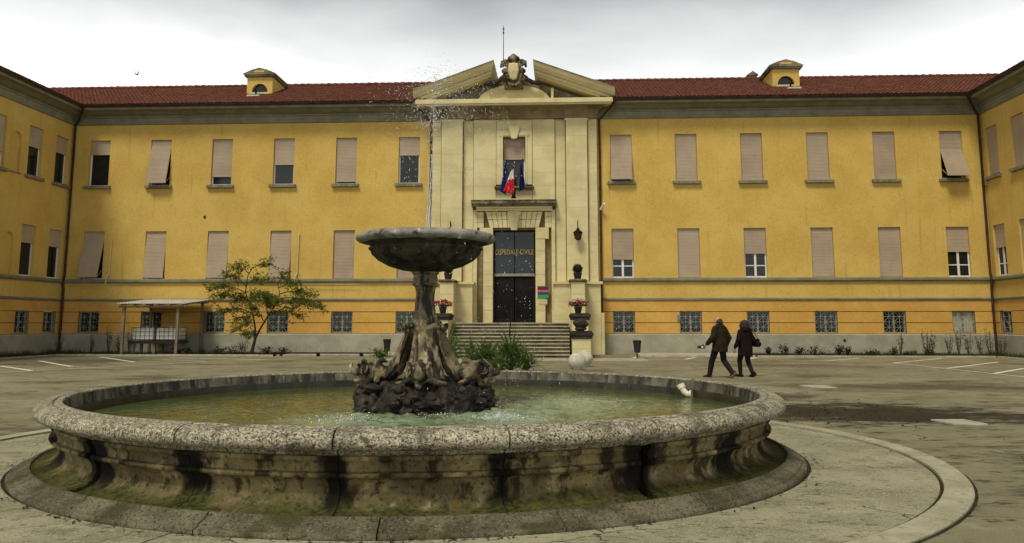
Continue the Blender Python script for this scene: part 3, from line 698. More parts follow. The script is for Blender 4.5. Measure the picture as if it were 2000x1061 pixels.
EAVE_Y, EAVE_Z, RIDGE_Y, RIDGE_Z = -0.93, 13.36, 6.0, 16.22
def tile_roof(par, x0, x1, skip=None, wt=0.23, lt=0.40):
    """overlapping barrel tiles laid up the slope, one joined part (too many and too small to pick apart)"""
    sl = hypot(RIDGE_Y-EAVE_Y, RIDGE_Z-EAVE_Z); dy, dz = (RIDGE_Y-EAVE_Y)/sl, (RIDGE_Z-EAVE_Z)/sl
    ny, nz_ = -dz, dy
    nx = int((x1-x0)/wt); nr = int(sl/lt)
    m = MB()
    for i in range(nx):
        xc = x0+(i+0.5)*wt
        for j in range(nr):
            if skip and skip(xc, j*lt*dy+EAVE_Y): continue
            jx = random.uniform(-0.012, 0.012); lift = random.uniform(0, 0.012)
            n0 = len(m.v)
            for t, hh, ww in ((j*lt-0.03, 0.050+lift, 0.50), ((j+1)*lt+0.02, 0.022, 0.46)):
                for u, k in ((-1, -0.02), (-0.62, 0.6), (0, 1.0), (0.62, 0.6), (1, -0.02)):
                    off = hh*k+0.012
                    m.v.append((xc+jx+u*wt*ww, EAVE_Y+dy*t+ny*off, EAVE_Z+dz*t+nz_*off))
            for q in range(4): m.face((n0+q, n0+q+1, n0+6+q, n0+5+q))
            m.v.append((xc+jx, EAVE_Y+dy*(j*lt-0.03), EAVE_Z+dz*(j*lt-0.03)+0.002))
            e = len(m.v)-1
            for q in range(4): m.face((n0+q+1, n0+q, e))
    tag(m.build('roof_tiles', 'roof_tile', par, fix=False), kind='stuff')
    m = MB()
    yz = lambda y: EAVE_Z+(y-EAVE_Y)*(RIDGE_Z-EAVE_Z)/(RIDGE_Y-EAVE_Y)
    secs = [(x0, -5.2, EAVE_Y), (-5.2, 5.2, 1.2), (5.2, x1, EAVE_Y)] if skip else [(x0, x1, EAVE_Y)]
    for a, b, y in secs:
        m.quad((a,y,yz(y)),(b,y,yz(y)),(b,RIDGE_Y,RIDGE_Z),(a,RIDGE_Y,RIDGE_Z))
        if y < 0:
            m.quad((a,EAVE_Y,EAVE_Z-0.03),(a,0.1,EAVE_Z-0.03),(b,0.1,EAVE_Z-0.03),(b,EAVE_Y,EAVE_Z-0.03))
            m.quad((a,EAVE_Y,EAVE_Z-0.03),(b,EAVE_Y,EAVE_Z-0.03),(b,EAVE_Y,EAVE_Z),(a,EAVE_Y,EAVE_Z))
    m.quad((x0,RIDGE_Y,RIDGE_Z),(x1,RIDGE_Y,RIDGE_Z),(x1,13.0,EAVE_Z),(x0,13.0,EAVE_Z))
    m.build('roof', 'roof_tile', par, fix=False)
    m = MB(); n = int((x1-x0)/0.42)
    for i in range(n):
        a = x0+i*0.42; k = random.uniform(0, 0.02)
        m.tube([(a, RIDGE_Y, RIDGE_Z+0.03+k), (a+0.45, RIDGE_Y, RIDGE_Z+0.02)], [0.13, 0.105], 8)
    tag(m.build('ridge_tiles', 'roof_tile', par, smooth=50), kind='stuff')

# ------------------------------------------------------------------ main block
main = empty('hospital_building', (CX, D, 0), label='long yellow hospital block with stone entrance portal and red tiled roof', cat='building')
cols = [5.68+3.43*k for k in range(6)]; allc = [-c for c in reversed(cols)]+cols
HALF = 24.42; PW = 4.42      # half width of the facade, of the portal
facade(main, -HALF, -PW, [-c for c in reversed(cols)])
facade(main, PW, HALF, cols)
for a, b, c0, c1 in ((-HALF, -PW, 1, 0), (PW, HALF, 0, -1)): cornice(main, a, b, c0, c1)
gutter(main, -HALF+0.9, -5.3); gutter(main, 5.3, HALF-0.9)
tile_roof(main, -HALF-6, HALF+6, skip=lambda x, y: abs(x) < 4.6 and y < 2.5)
upL = [dict(down=0.32, ajar=True), dict(tilt=0.42), dict(down=0.83), dict(down=0.58), dict(down=0.96), dict(down=0.40)]
upR = [dict(tilt=0.34), {}, {}, {}, {}, dict(tilt=0.62)]
loL = [dict(tilt=0.45), dict(tilt=0.12), dict(tilt=0.06), dict(tilt=0.14), {}, {}]
loR = [dict(down=0.64, style='cross'), {}, dict(down=0.53, style='cross'), {}, {}, dict(down=0.51, style='cross')]
for c, u in zip(allc, upL+upR): window(main, c, *UP_Z, **u)
for c, u in zip(allc, loL+loR): window(main, c, *LO_Z, sill=False, **u)
for i, c in enumerate(allc): base_window(main, c, pane='curtain_pane' if i == 11 else 'window_glass')
# inner dark floor behind glazing and the rear closing of the block
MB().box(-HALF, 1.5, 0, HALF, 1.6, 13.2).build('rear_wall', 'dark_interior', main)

# dormers on the roof
def dormer(xc, w=1.5):
    y0 = 2.35; zb = EAVE_Z+(y0-EAVE_Y)*(RIDGE_Z-EAVE_Z)/(RIDGE_Y-EAVE_Y); zt = zb+1.02; yb = y0+2.4
    d = MB(); n = 10; r = 0.47; zc = zb+0.12
    arch = [(-r*cos(pi*i/n), zc+r*1.08*sin(pi*i/n)) for i in range(n+1)]
    h = w/2
    for i in range(n):
        (a, b), (a2, b2) = arch[i], arch[i+1]
        d.quad((xc+a,y0,b),(xc+a2,y0,b2),(xc+a2,y0,zt),(xc+a,y0,zt))
        d.quad((xc+a,y0,b),(xc+a,y0+0.25,b),(xc+a2,y0+0.25,b2),(xc+a2,y0,b2))
    d.quad((xc-h,y0,zb-0.1),(xc-r,y0,zb-0.1),(xc-r,y0,zt),(xc-h,y0,zt)); d.quad((xc+r,y0,zb-0.1),(xc+h,y0,zb-0.1),(xc+h,y0,zt),(xc+r,y0,zt))
    d.quad((xc-r,y0,zb-0.1),(xc+r,y0,zb-0.1),(xc+r,y0,zc),(xc-r,y0,zc))
    for sx in (-h, h): d.quad((xc+sx,y0,zb-0.1),(xc+sx,yb,zb-0.1),(xc+sx,yb,zt),(xc+sx,y0,zt))
    dm = d.build('dormer', 'yellow_plaster', main)
    m = MB(); m.box(xc-h-0.12, y0-0.14, zt, xc+h+0.12, yb, zt+0.10); m.box(xc-h-0.18, y0-0.2, zt+0.10, xc+h+0.18, yb, zt+0.20)
    m.prism([(xc-h-0.16, zt+0.20), (xc-0.45, zt+0.40), (xc, zt+0.52), (xc+0.45, zt+0.40), (xc+h+0.16, zt+0.20)], y0-0.18, yb, 'y')
    m.build('dormer_roof', 'weathered_stone', dm)
    MB().box(xc-0.3, y0-0.19, zt+0.24, xc+0.3, y0-0.183, zt+0.34).build('tympanum', 'yellow_plaster', dm)
    MB().box(xc-r-0.02, y0+0.2, zb, xc+r+0.02, y0+0.24, zt).build('pane', 'window_glass', dm)
    MB().box(xc-r-0.1, y0-0.12, zb-0.04, xc+r+0.1, y0+0.1, zb+0.05).build('sill', 'pale_plaster', dm)
    m = MB(); m.tube([(xc+0.05, y0-0.7, zb-0.35), (xc+0.05, y0-0.7, zb+0.05)], 0.05, 8); m.build('vent_pipe', 'dark_metal', dm)
    MB().box(xc-0.25, y0-1.3, zb-0.47, xc+0.45, y0-1.05, zb-0.38).build('flashing', 'pale_plaster', dm)
dormer(-14.9); dormer(15.15)
m = MB(); m.box(14.0, 6.3, 15.9, 14.5, 6.8, 16.55); m.box(13.93, 6.23, 16.55, 14.57, 6.87, 16.63)
m.prism([(13.96, 16.63), (14.25, 16.83), (14.54, 16.63)], 6.25, 6.85, 'y'); m.build('chimney', 'weathered_stone', main)

# small fittings on the facade
def vent(x, z, y=-0.01, r=0.07):
    MB().lathe([(0.0,0.0),(r,0.0),(r,0.03),(0.0,0.03)], 12).build('vent', 'black_plastic', main, loc=(x, y, z)).rotation_euler = (R(90), 0, 0)
vent(-16.76, 7.27); vent(16.81, 0.71, -0.085)
m = MB(); m.box(8.42, -0.07, 1.72, 8.56, 0.0, 2.0); m.box(8.44, -0.09, 1.76, 8.54, -0.07, 1.84); m.build('intercom', 'grey_paint', main)
m = MB(); m.tube([(4.62, 0, 7.55), (4.62, -0.25, 7.55)], 0.03, 6); m.tube([(4.55, -0.15, 7.5), (4.72, -0.42, 7.78)], 0.06, 8); m.build('security_camera', 'white_paint', main)
for x, zt in ((-21.85, 5.95), (-11.57, 6.22)):
    m = MB(); m.tube([(x-0.08, -0.17, 3.62), (x-0.08, -0.17, 4.05), (x, -0.06, 4.2), (x+0.03, -0.05, zt)], 0.032, 6); m.tube([(x+0.03, -0.05, zt), (x+0.03, -0.05, zt+0.07)], 0.05, 6)
    m.tube([(x-0.08, -0.17, 3.62), (x-2.3 if x < -20 else x+3.4, -0.17, 3.60)], 0.016, 5)
    m.build('gas_pipe', 'yellow_pipe', main)
def downpipe(par, x, top, lead, name='downpipe'):
    """from the gutter in to the wall and down, with collars"""
    pts = [(x+lead, -0.88, 13.24), (x+lead*0.9, -0.84, 13.1), (x+lead*0.3, -0.30, 12.60), (x, -0.12, 12.35), (x, -0.12, 4.1), (x, -0.20, 3.9), (x, -0.20, 3.6), (x, -0.13, 3.4), (x, -0.13, 2.6), (x, -0.16, 0.9), (x, -0.16, 0.05)]
    m = MB(); m.tube(pts, 0.062, 8)
    for z in (11.0, 8.6, 6.2, 2.4, 1.3): m.tube([(x, -0.13, z-0.03), (x, -0.13, z+0.03)], 0.078, 8)
    m.build(name, 'brown_pipe', par, smooth=50)
downpipe(main, -HALF+0.16, 0, 0.85); downpipe(main, HALF-0.16, 0, -0.85)
downpipe(main, -PW-0.06, 0, -0.85); downpipe(main, PW+0.12, 0, 0.85)

# ------------------------------------------------------------------ portal (parts of the main block)
def stones(par, x0, x1, z0, z1, y0, y1, nx, nz, gap=0.005, name='stone_block', mat='portal_stone', brk=0.0):
    dx, dz = (x1-x0)/nx, (z1-z0)/nz
    for j in range(nz):
        for i in range(nx):
            MB().cbox(x0+i*dx+(gap if i else 0)*0.5, y0+random.uniform(0, 0.006), z0+j*dz+gap*0.5, x0+(i+1)*dx-(gap if i < nx-1 else 0)*0.5, y1, z0+(j+1)*dz-gap*0.5, 0.006, ).build(name, mat, par)
# joint backing
m = MB(); wall_holes(m, -PW, PW, 0.0, 12.5, [(-0.58, 0.58, 8.74, 11.45), (-1.10, 1.10, 1.6, 6.45)], 0.5, y=-0.02)
m.build('portal_core', 'portal_joint', main, fix=False)
for sx in (-1, 1):
    def xx(a, b): return (min(sx*a, sx*b), max(sx*a, sx*b))
    stones(main, *xx(3.925, 4.40), 1.6, 12.42, -0.14, 0.3, 1, 12)
    stones(main, *xx(2.76, 3.88), 3.75, 12.42, -0.36, 0.0, 1, 9)
    stones(main, *xx(2.19, 2.72), 1.6, 12.42, -0.07, 0.0, 1, 12)
    stones(main, *xx(0.97, 2.16), 8.05, 12.42, -0.19, 0.0, 1, 6)
    stones(main, *xx(1.96, 2.16), 1.6, 7.5, -0.22, 0.0, 1, 8)
    # base flank
    stones(main, *xx(2.1, 4.45), 0.0, 3.55, -1.1, 0.0, 2, 4)
    MB().box(*xx(2.02, 4.55)[:1], -1.2, 3.55, xx(2.02, 4.55)[1], -0.02, 3.68).build('flank_cap', 'portal_stone', main)
    stones(main, *xx(4.46, 4.62), 0.0, 2.1, -1.1, 0.0, 1, 2)
    # pilaster capital
    MB().box(*xx(2.68, 3.96)[:1], -0.36, 12.30, xx(2.68, 3.96)[1], -0.02, 12.40).build('capital', 'portal_stone', main)
stones(main, -0.95, 0.95, 11.78, 12.42, -0.17, 0.0, 2, 1)
stones(main, -0.95, 0.95, 8.05, 8.70, -0.17, 0.0, 2, 1)
# window surround with ears, keystone and sill
m = MB()
m.box(-0.95, -0.24, 8.86, -0.60, 0.0, 11.45); m.box(0.60, -0.24, 8.86, 0.95, 0.0, 11.45); m.box(-0.95, -0.24, 11.451, 0.95, 0.0, 11.775)
m.box(-0.78, -0.29, 11.50, -0.24, -0.24, 11.62); m.box(0.24, -0.29, 11.50, 0.78, -0.24, 11.62)
m.box(-0.70, -0.28, 8.9, -0.60, -0.24, 11.5); m.box(0.60, -0.28, 8.9, 0.70, -0.24, 11.5)
m.build('window_surround', 'portal_stone', main)
m = MB(); m.prism([(-0.14, 11.33), (0.14, 11.33), (0.30, 11.95), (0.20, 12.02), (-0.20, 12.02), (-0.30, 11.95)], -0.36, -0.2, 'y'); m.build('keystone', 'portal_stone', main)
m = MB(); m.box(-1.05, -0.42, 8.66, 1.05, 0.1, 8.75); m.box(-1.0, -0.36, 8.58, 1.0, -0.02, 8.66); m.build('portal_sill', 'weathered_stone', main)
window(main, 0.0, 8.755, 11.45, down=0.45, sill=False, style='plain')

# door: surround, hood, voussoirs
for sx in (-1, 1):
    a, b = (min(sx*1.12, sx*1.62), max(sx*1.12, sx*1.62))
    for k in range(7): MB().cbox(a, -0.26-random.uniform(0, 0.006), 1.6+k*0.621+0.004, b, 0.0, 1.6+(k+1)*0.621-0.004, 0.008).build('jamb_stone', 'portal_stone', main)
    a, b = (min(sx*1.12, sx*1.82), max(sx*1.12, sx*1.82)); MB().cbox(a, -0.28, 5.96, b, 0.0, 6.55, 0.01).build('jamb_stone', 'portal_stone', main)
for i in range(11):      # flat arch of radiating stones
    if i == 5: continue
    u0, u1 = (i-5.5)/5.5, (i-4.5)/5.5
    for (za, zb) in ((6.56, 6.98), (7.0, 7.40)):
        sa, sb = 1.28+0.25*(za-6.5), 1.28+0.25*(zb-6.5)
        MB().prism([(u0*sa+0.012, za), (u1*sa-0.012, za), (u1*sb-0.012, zb), (u0*sb+0.012, zb)], -0.26+random.uniform(-0.02, 0.02), 0.0, 'y').build('voussoir', 'portal_stone', main)
MB().prism([(-0.16, 6.42), (0.16, 6.42), (0.33, 7.42), (-0.33, 7.42)], -0.36, 0.0, 'y', 0.01).build('keystone', 'portal_stone', main)
for sx in (-1, 1):
    for j in range(3):
        a, b = min(sx*1.62, sx*1.95), max(sx*1.62, sx*1.95)
        MB().cbox(a, -0.2, 6.57+j*0.28, b, 0.0, 6.57+(j+1)*0.28-0.012, 0.008).build('stone_block', 'portal_stone', main)
m = MB(); m.box(-2.02, -0.34, 7.44, 2.02, 0.0, 7.56); m.box(-2.0, -0.42, 7.56, 2.0, 0.0, 7.66)
m.build('hood_moulding', 'portal_stone', main)
m = MB(); m.prism([(0.0,7.66),(-0.45,7.66),(-0.55,7.74),(-0.70,7.80),(-0.70,7.92),(-0.74,7.98),(-0.1,8.06),(0.0,8.06)], -2.24, 2.24, 'x'); m.build('hood', 'weathered_stone', main)
door = MB()
for a, b, c, d in ((-1.10,-1.02,1.62,6.44), (1.02,1.10,1.62,6.44), (-1.02,1.02,6.36,6.44)): door.box(a, 0.08, c, b, 0.2, d)
door_o = door.build('door', 'dark_metal', main)
m = MB(); m.box(-1.06, 0.03, 4.02, 1.06, 0.2, 4.16); m.build('transom', 'grey_paint', door_o)
m = MB(); m.box(-0.025, 0.1, 4.16, 0.025, 0.17, 6.36); m.build('mullion', 'dark_metal', door_o)
for a, b in ((-1.02, -0.025), (0.025, 1.02)):
    MB().box(a, 0.14, 4.16, b, 0.15, 6.36).build('pane', 'door_glass', door_o)
    lf = MB(); lf.box(a, 0.10, 1.62, a+0.07, 0.17, 4.02); lf.box(b-0.07, 0.10, 1.62, b, 0.17, 4.02); lf.box(a+0.07, 0.10, 1.62, b-0.07, 0.17, 1.82); lf.box(a+0.07, 0.10, 3.94, b-0.07, 0.17, 4.02); lf.box(a+0.07, 0.105, 3.25, b-0.07, 0.165, 3.30)
    lf.box(a+0.07, 0.13, 1.82, b-0.07, 0.14, 3.94)
    lf.build('door_leaf', 'dark_metal', door_o)
    MB().box(a+0.08, 0.12, 1.83, b-0.08, 0.13, 3.24).build('pane', 'dark_glass', door_o)
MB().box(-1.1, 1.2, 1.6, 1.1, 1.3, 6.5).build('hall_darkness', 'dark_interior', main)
def text_mesh(txt, size, depth):
    cu = bpy.data.curves.new('t', 'FONT'); cu.body = txt; cu.size = size; cu.extrude = depth; cu.align_x = 'CENTER'; cu.space_character = 1.02
    o = bpy.data.objects.new('t', cu); COL.objects.link(o)
    me = bpy.data.meshes.new_from_object(o.evaluated_get(bpy.context.evaluated_depsgraph_get())); bpy.data.objects.remove(o)
    me.materials.clear(); me.materials.append(MATS['gold_letter']); me.name = 'lettering'
    return me
lt = put('lettering', text_mesh('OSPEDALE CIVILE', 0.33, 0.012), door_o, (0, 0.06, 5.17)); lt.rotation_euler = (R(90), 0, 0); lt.scale = (0.78, 1.15, 1)

# entablature and broken pediment
m = MB()
PROF = [(0.0,12.42),(-0.34,12.42),(-0.36,12.50),(-0.30,12.54),(-0.32,12.66),(-0.42,12.80),(-0.62,12.92),(-0.86,13.0),(0.0,13.0)]
n = len(PROF)
for x, c in ((-4.40, -1), (4.40, 1)): m.v += [(x+c*max(0, -y-0.3)*0.9, y, z) for y, z in PROF]
for i in range(n):
    j = (i+1) % n; m.face((i, j, n+j, n+i))
m.face(range(n)); m.face(range(2*n-1, n-1, -1)); m.build('entablature', 'shaded_stone', main, smooth=35)
for x in (-3.32, 3.32):
    m = MB()
    for xx_ in (x-0.62, x+0.62): m.v += [(xx_+(xx_-x)*0.25*max(0, -y-0.34), y-0.07 if y < 0 else y, z) for y, z in PROF]
    for i in range(n):
        j = (i+1) % n; m.face((i, j, n+j, n+i))
    m.face(range(n)); m.face(range(2*n-1, n-1, -1)); m.build('entablature_break', 'shaded_stone', main, smooth=35)
m = MB(); m.box(-5.15, -1.02, 13.0, 5.15, 0.2, 13.09); m.box(-5.22, -1.10, 13.09, 5.22, 0.2, 13.28); m.box(-5.2, -1.04, 13.28, 5.2, 0.2, 13.34); m.build('pediment_beam', 'portal_stone', main)
for sx in (-1, 1):
    RP = [(0.0,-1.17),(-0.08,-1.17),(-0.10,-1.13),(-0.20,-1.10),(-0.30,-1.03),(-0.38,-0.95),(-0.40,-0.93),(-0.425,-0.93),(-0.43,-0.78),(-0.60,-0.78),(-0.605,-0.68),(-0.64,-0.66),(-0.71,-0.66),(-0.715,-0.56),(-0.72,0.6),(0.0,4.5)]
    m = MB(); n = len(RP)
    for (xo, zo, kx) in ((5.34, 13.87, 0.0), (1.04, 15.43, 0.28)):
        m.v += [(sx*(xo+kx*max(0, -dz-0.05)), y, zo+dz-(0.10 if kx else 0.0)*max(0, -dz-0.05)) for dz, y in RP]
    for i in range(n):
        k = (i+1) % n; m.face((i, k, n+k, n+i), 1 if i in (0, n-1) else 0)
    m.face(range(n)); m.face(range(2*n-1, n-1, -1))
    m.build('raking_cornice', ['portal_stone', 'weathered_stone'], main, smooth=35)
# tympanum: recessed, pale arched panel in the middle, dark deep sides
m = MB(); m.prism([(-4.3, 13.34), (4.3, 13.34), (1.5, 14.35), (0.8, 14.5), (-0.8, 14.5), (-1.5, 14.35)], -0.05, 0.25, 'y'); m.build('tympanum', 'weathered_stone', main)
arc = [(1.95*cos(pi*i/14), 13.342+0.95*sin(pi*i/14)) for i in range(15)]
MB().prism(arc, -0.30, -0.052, 'y').build('tympanum_panel', 'portal_stone', main)
MB().box(1.98, -0.40, 13.342, 2.12, -0.052, 14.06).build('tympanum_pier', 'portal_stone', main)
# cartouche with shield, volutes, crown and garlands
zc = 14.85; yc = -0.75
sh = [('b', (0, yc, zc+0.05), 0.42, 0.20, 0.62), ('b', (0, yc-0.10, zc+0.0), 0.30, 0.17, 0.48)]
for sx in (-1, 1):
    for (cx_, cz_, r0, turns, st) in ((0.44, 0.46, 0.20, 1.5, 0.0), (0.46, -0.36, 0.19, 1.5, 1.2), (0.52, 0.05, 0.13, 1.2, 2.0)):
        pts = []; rr = []
        for i in range(15):
            q = st+2*pi*turns*i/14; k = r0*(1-0.75*i/14)
            pts.append((sx*(cx_+k*cos(q)), yc-0.08-0.004*i, zc+cz_+k*sin(q))); rr.append(0.075*(1-0.3*i/14))
        sh.append(('t', pts, rr))
    sh.append(('t', [(sx*0.30, yc-0.05, zc+0.62), (sx*0.62, yc-0.05, zc+0.55), (sx*0.66, yc-0.05, zc+0.30)], [0.09, 0.10, 0.07]))
    sh.append(('t', [(sx*0.40, yc, zc-0.45), (sx*0.20, yc-0.1, zc-0.72), (0, yc-0.12, zc-0.76)], [0.08, 0.10, 0.10]))
sh += [('b', (0, yc-0.05, zc+0.72), 0.34, 0.22, 0.20), ('b', (0, yc-0.08, zc+0.86), 0.16, 0.14, 0.14)]
cart = blob('cartouche', sh, 'crest_stone', main, voxel=0.026, smooth_it=1, rough=0.02, rscale=9)
sf = [('t', [(-0.15, yc-0.19, zc+0.34), (-0.17, yc-0.22, zc), (-0.10, yc-0.20, zc-0.36)], [0.12, 0.13, 0.10]), ('t', [(0.15, yc-0.19, zc+0.34), (0.17, yc-0.22, zc), (0.10, yc-0.20, zc-0.36)], [0.12, 0.13, 0.10]), ('t', [(0, yc-0.20, zc+0.36), (0, yc-0.23, zc), (0, yc-0.20, zc-0.42)], [0.12, 0.13, 0.08])]
blob('shield', sf, 'portal_stone', cart, voxel=0.025, smooth_it=2)
MB().box(-0.5, yc+0.0, 14.02, 0.5, -0.02, 14.5).build('cartouche_base', 'weathered_stone', main)
for sx in (-1, 1):
    sg = []
    for i in range(10):
        t = i/9; x = sx*(0.55+0.80*t); z = 14.62-0.36*t-0.10*sin(pi*t)
        sg.append(('b', (x, yc+0.1+random.uniform(-0.04, 0.04), z), 0.12+0.03*random.random(), 0.13, 0.11+0.03*random.random()))
        sg.append(('b', (x+0.05, yc+0.02, z+random.uniform(-0.1, 0.1)), 0.07, 0.07, 0.07))
    blob('garland', sg, 'black_stone', main, voxel=0.03, smooth_it=1)
m = MB(); m.tube([(-0.56, -0.5, 15.2), (-0.56, -0.5, 17.5)], [0.025, 0.014], 6); m.ball((-0.56, -0.5, 17.15), 0.045, 8, 6, rz=0.09); m.tube([(-0.56, -0.5, 17.3), (-0.56, -0.5, 17.55)], [0.05, 0.004], 6)
m.build('lightning_rod', 'gutter_metal', main)

# wall lanterns
def lantern(xc, lab):
    t = empty('wall_lantern', (CX+xc, D-0.30, 5.85), label=lab, cat='lantern', group='wall lanterns beside the entrance')
    m = MB(); m.tube([(0, 0.0, 0.78), (0, -0.30, 0.98), (0, -0.42, 1.02), (0, -0.42, 0.62)], 0.022, 6); m.box(-0.05, -0.01, 0.66, 0.05, 0.02, 1.0); m.build('bracket', 'dark_metal', t)
    m = MB(); n = 6; m.lathe([(0.0, 0.66), (0.05, 0.62), (0.09, 0.52), (0.25, 0.40), (0.255, 0.37), (0.2, 0.35)], n, c=(0, -0.42, 0)); m.build('cap', 'dark_metal', t)
    m = MB(); m.lathe([(0.205, 0.36), (0.13, 0.04), (0.0, 0.04)], n, c=(0, -0.42, 0)); m.build('lamp_glass', 'amber_glass', t)
    m = MB(); m.lathe([(0.14, 0.05), (0.10, 0.0), (0.0, -0.02)], n, c=(0, -0.42, 0))
    for i in range(n):
        q = 2*pi*i/n; m.tube([(0.215*cos(q), -0.42+0.215*sin(q), 0.36), (0.135*cos(q), -0.42+0.135*sin(q), 0.03)], 0.014, 4)
    m.build('cage', 'dark_metal', t)
lantern(-3.32, 'dark hexagonal lantern on the portal wall, half hidden behind the fountain bowl'); lantern(3.33, 'dark hexagonal lantern hanging on the portal pilaster above the clipped bush')

# sign beside the door
t = empty('notice_sign', (CX+1.50, D-0.262, 2.87), label='striped pink blue and green notice board beside the dark door', cat='sign')
m = MB(); m.box(-0.29, -0.02, -0.02, 0.29, 0.0, 0.62); m.build('backing', 'grey_paint', t)
for a, b, mt in ((0.42, 0.60, 'sign_maroon'), (0.30, 0.42, 'sign_pink'), (0.17, 0.30, 'sign_blue'), (0.0, 0.17, 'sign_green')):
    MB().box(-0.28, -0.03, a+0.002, 0.28, -0.021, b-0.002).build('colour_band', mt, t)
m = MB(); m.box(-0.22, -0.02, -0.33, 0.22, 0.0, -0.06); m.build('beige_plate', 'sign_beige', t)

# flags on a bracket over the hood
t = empty('flag_bracket', (CX, D-0.74, 8.06), label='dark socket holding three flagpoles on top of the door hood', cat='bracket')
m = MB(); m.tube([(0, 0, 0), (0, -0.05, 0.16)], [0.14, 0.07], 8); m.tube([(0, -0.05, 0.16), (0, -0.06, 0.42)], [0.09, 0.11], 8); m.build('socket', 'dark_metal', t)
for sx in (-1, 0, 1):
    m = MB(); tp = (sx*0.50, -0.55, 1.95 if sx else 1.55); m.tube([(sx*0.05, -0.06, 0.3), tp], 0.016, 6); m.ball(tp, 0.035, 8, 6); m.build('flagpole', 'gutter_metal', t)
def flag(name, lab, x, y, zt, zb, w0, w1, lean, mats, cuts):
    o = MB(); nu, nv = 14, 18
    for v in range(nv+1):
        tt = v/nv; z = zt+(zb-zt)*tt; w = w0+(w1-w0)*tt**0.7
        for u in range(nu+1):
            s_ = u/nu
            fx = (s_-0.5)*w; fy = 0.06*sin(s_*6.5*pi+tt*1.6)*(0.4+0.6*tt)
            o.v.append((x+fx+lean*tt+0.02*sin(5*tt+s_*4), y+fy-0.05*tt, z-0.10*(s_ if lean < 0 else 1-s_)*tt*2))
    for v in range(nv):
        for u in range(nu):
            tt = (v+0.5)/nv+0.12*((u+0.5)/nu-0.5); mi = sum(tt > c for c in cuts)
            a = v*(nu+1)+u; o.face((a, a+1, a+nu+2, a+nu+1), mi)
    ob = o.build(name, mats, smooth=80, fix=False); tag(ob, lab, 'flag', 'flags over the entrance')
    sd = ob.modifiers.new('thickness', 'SOLIDIFY'); sd.thickness = 0.006
flag('flag', 'bright blue flag drooping at the left of the three over the door', CX-0.40, D-1.30, 9.82, 8.32, 0.08, 0.28, -0.12, ['flag_blue'], ())
flag('flag', 'white and red flag drooping in the middle of the three', CX-0.02, D-1.36, 9.50, 8.32, 0.10, 0.50, -0.22, ['flag_green', 'flag_white', 'flag_red'], (0.04, 0.44))
flag('flag', 'dark navy flag drooping at the right of the three', CX+0.42, D-1.30, 9.78, 8.50, 0.08, 0.28, 0.05, ['flag_navy'], ())

# ------------------------------------------------------------------ wings
left = empty('hospital_wing', (CX-HALF, D, 0), R(90), label='yellow wing at the left edge with blind arched niches between its windows', cat='building', group='wings of the hospital')
right = empty('hospital_wing', (CX+HALF, D, 0), R(-90), label='yellow wing at the right edge of the yard with beige roller shutters', cat='building', group='wings of the hospital')
LW = 20.0
lc = [-0.92, -3.25, -6.2, -8.6, -11.6, -14.0, -17.0]
nich = [(-5.15, -4.40, 8.98, 11.0), (-5.15, -4.40, 3.925, 6.0), (-10.5, -9.75, 8.98, 11.0), (-10.5, -9.75, 3.925, 6.0)]
facade(left, -LW, 0.0, sorted(lc), niches=nich)
rc = [0.95, 3.42, 6.2, 8.7, 11.6, 14.1, 17.0]
facade(right, 0.0, LW, rc)
cornice(left, -LW, 0.0, 0, -1); cornice(right, 0.0, LW, 1, 0)
gutter(left, -LW, -0.9); gutter(right, 0.9, LW)
tile_roof(left, -LW, 6.5); tile_roof(right, -6.5, LW)
for c, u, l in zip(lc, (dict(down=0.36), dict(down=0.42), dict(down=0.7), {}, {}, {}, {}), (dict(down=0.36, ajar=True), dict(down=0.36), {}, {}, {}, {}, {})):
    window(left, c, *UP_Z, **u); window(left, c, *LO_Z, sill=False, **l); base_window(left, c)
for i, c in enumerate(rc):
    window(right, c, *UP_Z, down=0.97 if i == 0 else 1.0); window(right, c, *LO_Z, sill=False, down=0.46 if i == 0 else 1.0, style='cross' if i == 0 else 'plain'); base_window(right, c)
for p, a, b in ((left, -LW, 0), (right, 0, LW)):
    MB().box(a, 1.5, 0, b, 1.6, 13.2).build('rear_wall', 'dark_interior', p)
    e = a if p is left else b
    MB().box(e-0.02, 0.0, 0, e+0.02, 12.0, 13.3).build('end_wall', 'yellow_plaster', p)
    for zz in (8.95,): 
        pass
for a, b, c, d in nich:
    if c > 8: MB().box(a-0.05, -0.04, c-0.07, b+0.05, 0.02, c-0.002).build('niche_sill', 'sill_stone', left)

# ------------------------------------------------------------------ entrance steps and pedestals
st = empty('entrance_steps', (CX+0.03, 39.2, 0), label='broad flight of worn stone steps up to the dark entrance door', cat='steps')
NS = 10; RH = 1.6/NS; TR = 0.30
for i in range(NS):
    z1 = RH*(i+1); y0 = TR*i
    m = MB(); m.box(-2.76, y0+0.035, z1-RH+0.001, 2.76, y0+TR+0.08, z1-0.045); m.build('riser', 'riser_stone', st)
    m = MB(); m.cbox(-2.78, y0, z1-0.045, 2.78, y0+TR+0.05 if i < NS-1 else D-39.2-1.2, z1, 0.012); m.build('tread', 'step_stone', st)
MB().box(-2.05, D-39.2-1.25, 1.40, 2.05, D-39.2+0.2, 1.597).build('landing', 'step_stone', st)
t = empty('handrail', (CX+0.02, 39.9, 0), label='thin dark handrail standing in the middle of the entrance steps', cat='handrail')
m = MB(); m.tube([(0, 0.2, 0.3), (0, 0.2, 1.28)], 0.032, 6); m.tube([(0, 2.2, 1.5), (0, 2.2, 2.45)], 0.032, 6); m.build('post', 'dark_metal', t)
m = MB(); m.tube([(0, -0.05, 1.05), (0, 0.0, 1.22), (0, 0.2, 1.30), (0, 2.2, 2.47), (0, 2.6, 2.47)], 0.028, 6); m.build('rail', 'dark_metal', t)

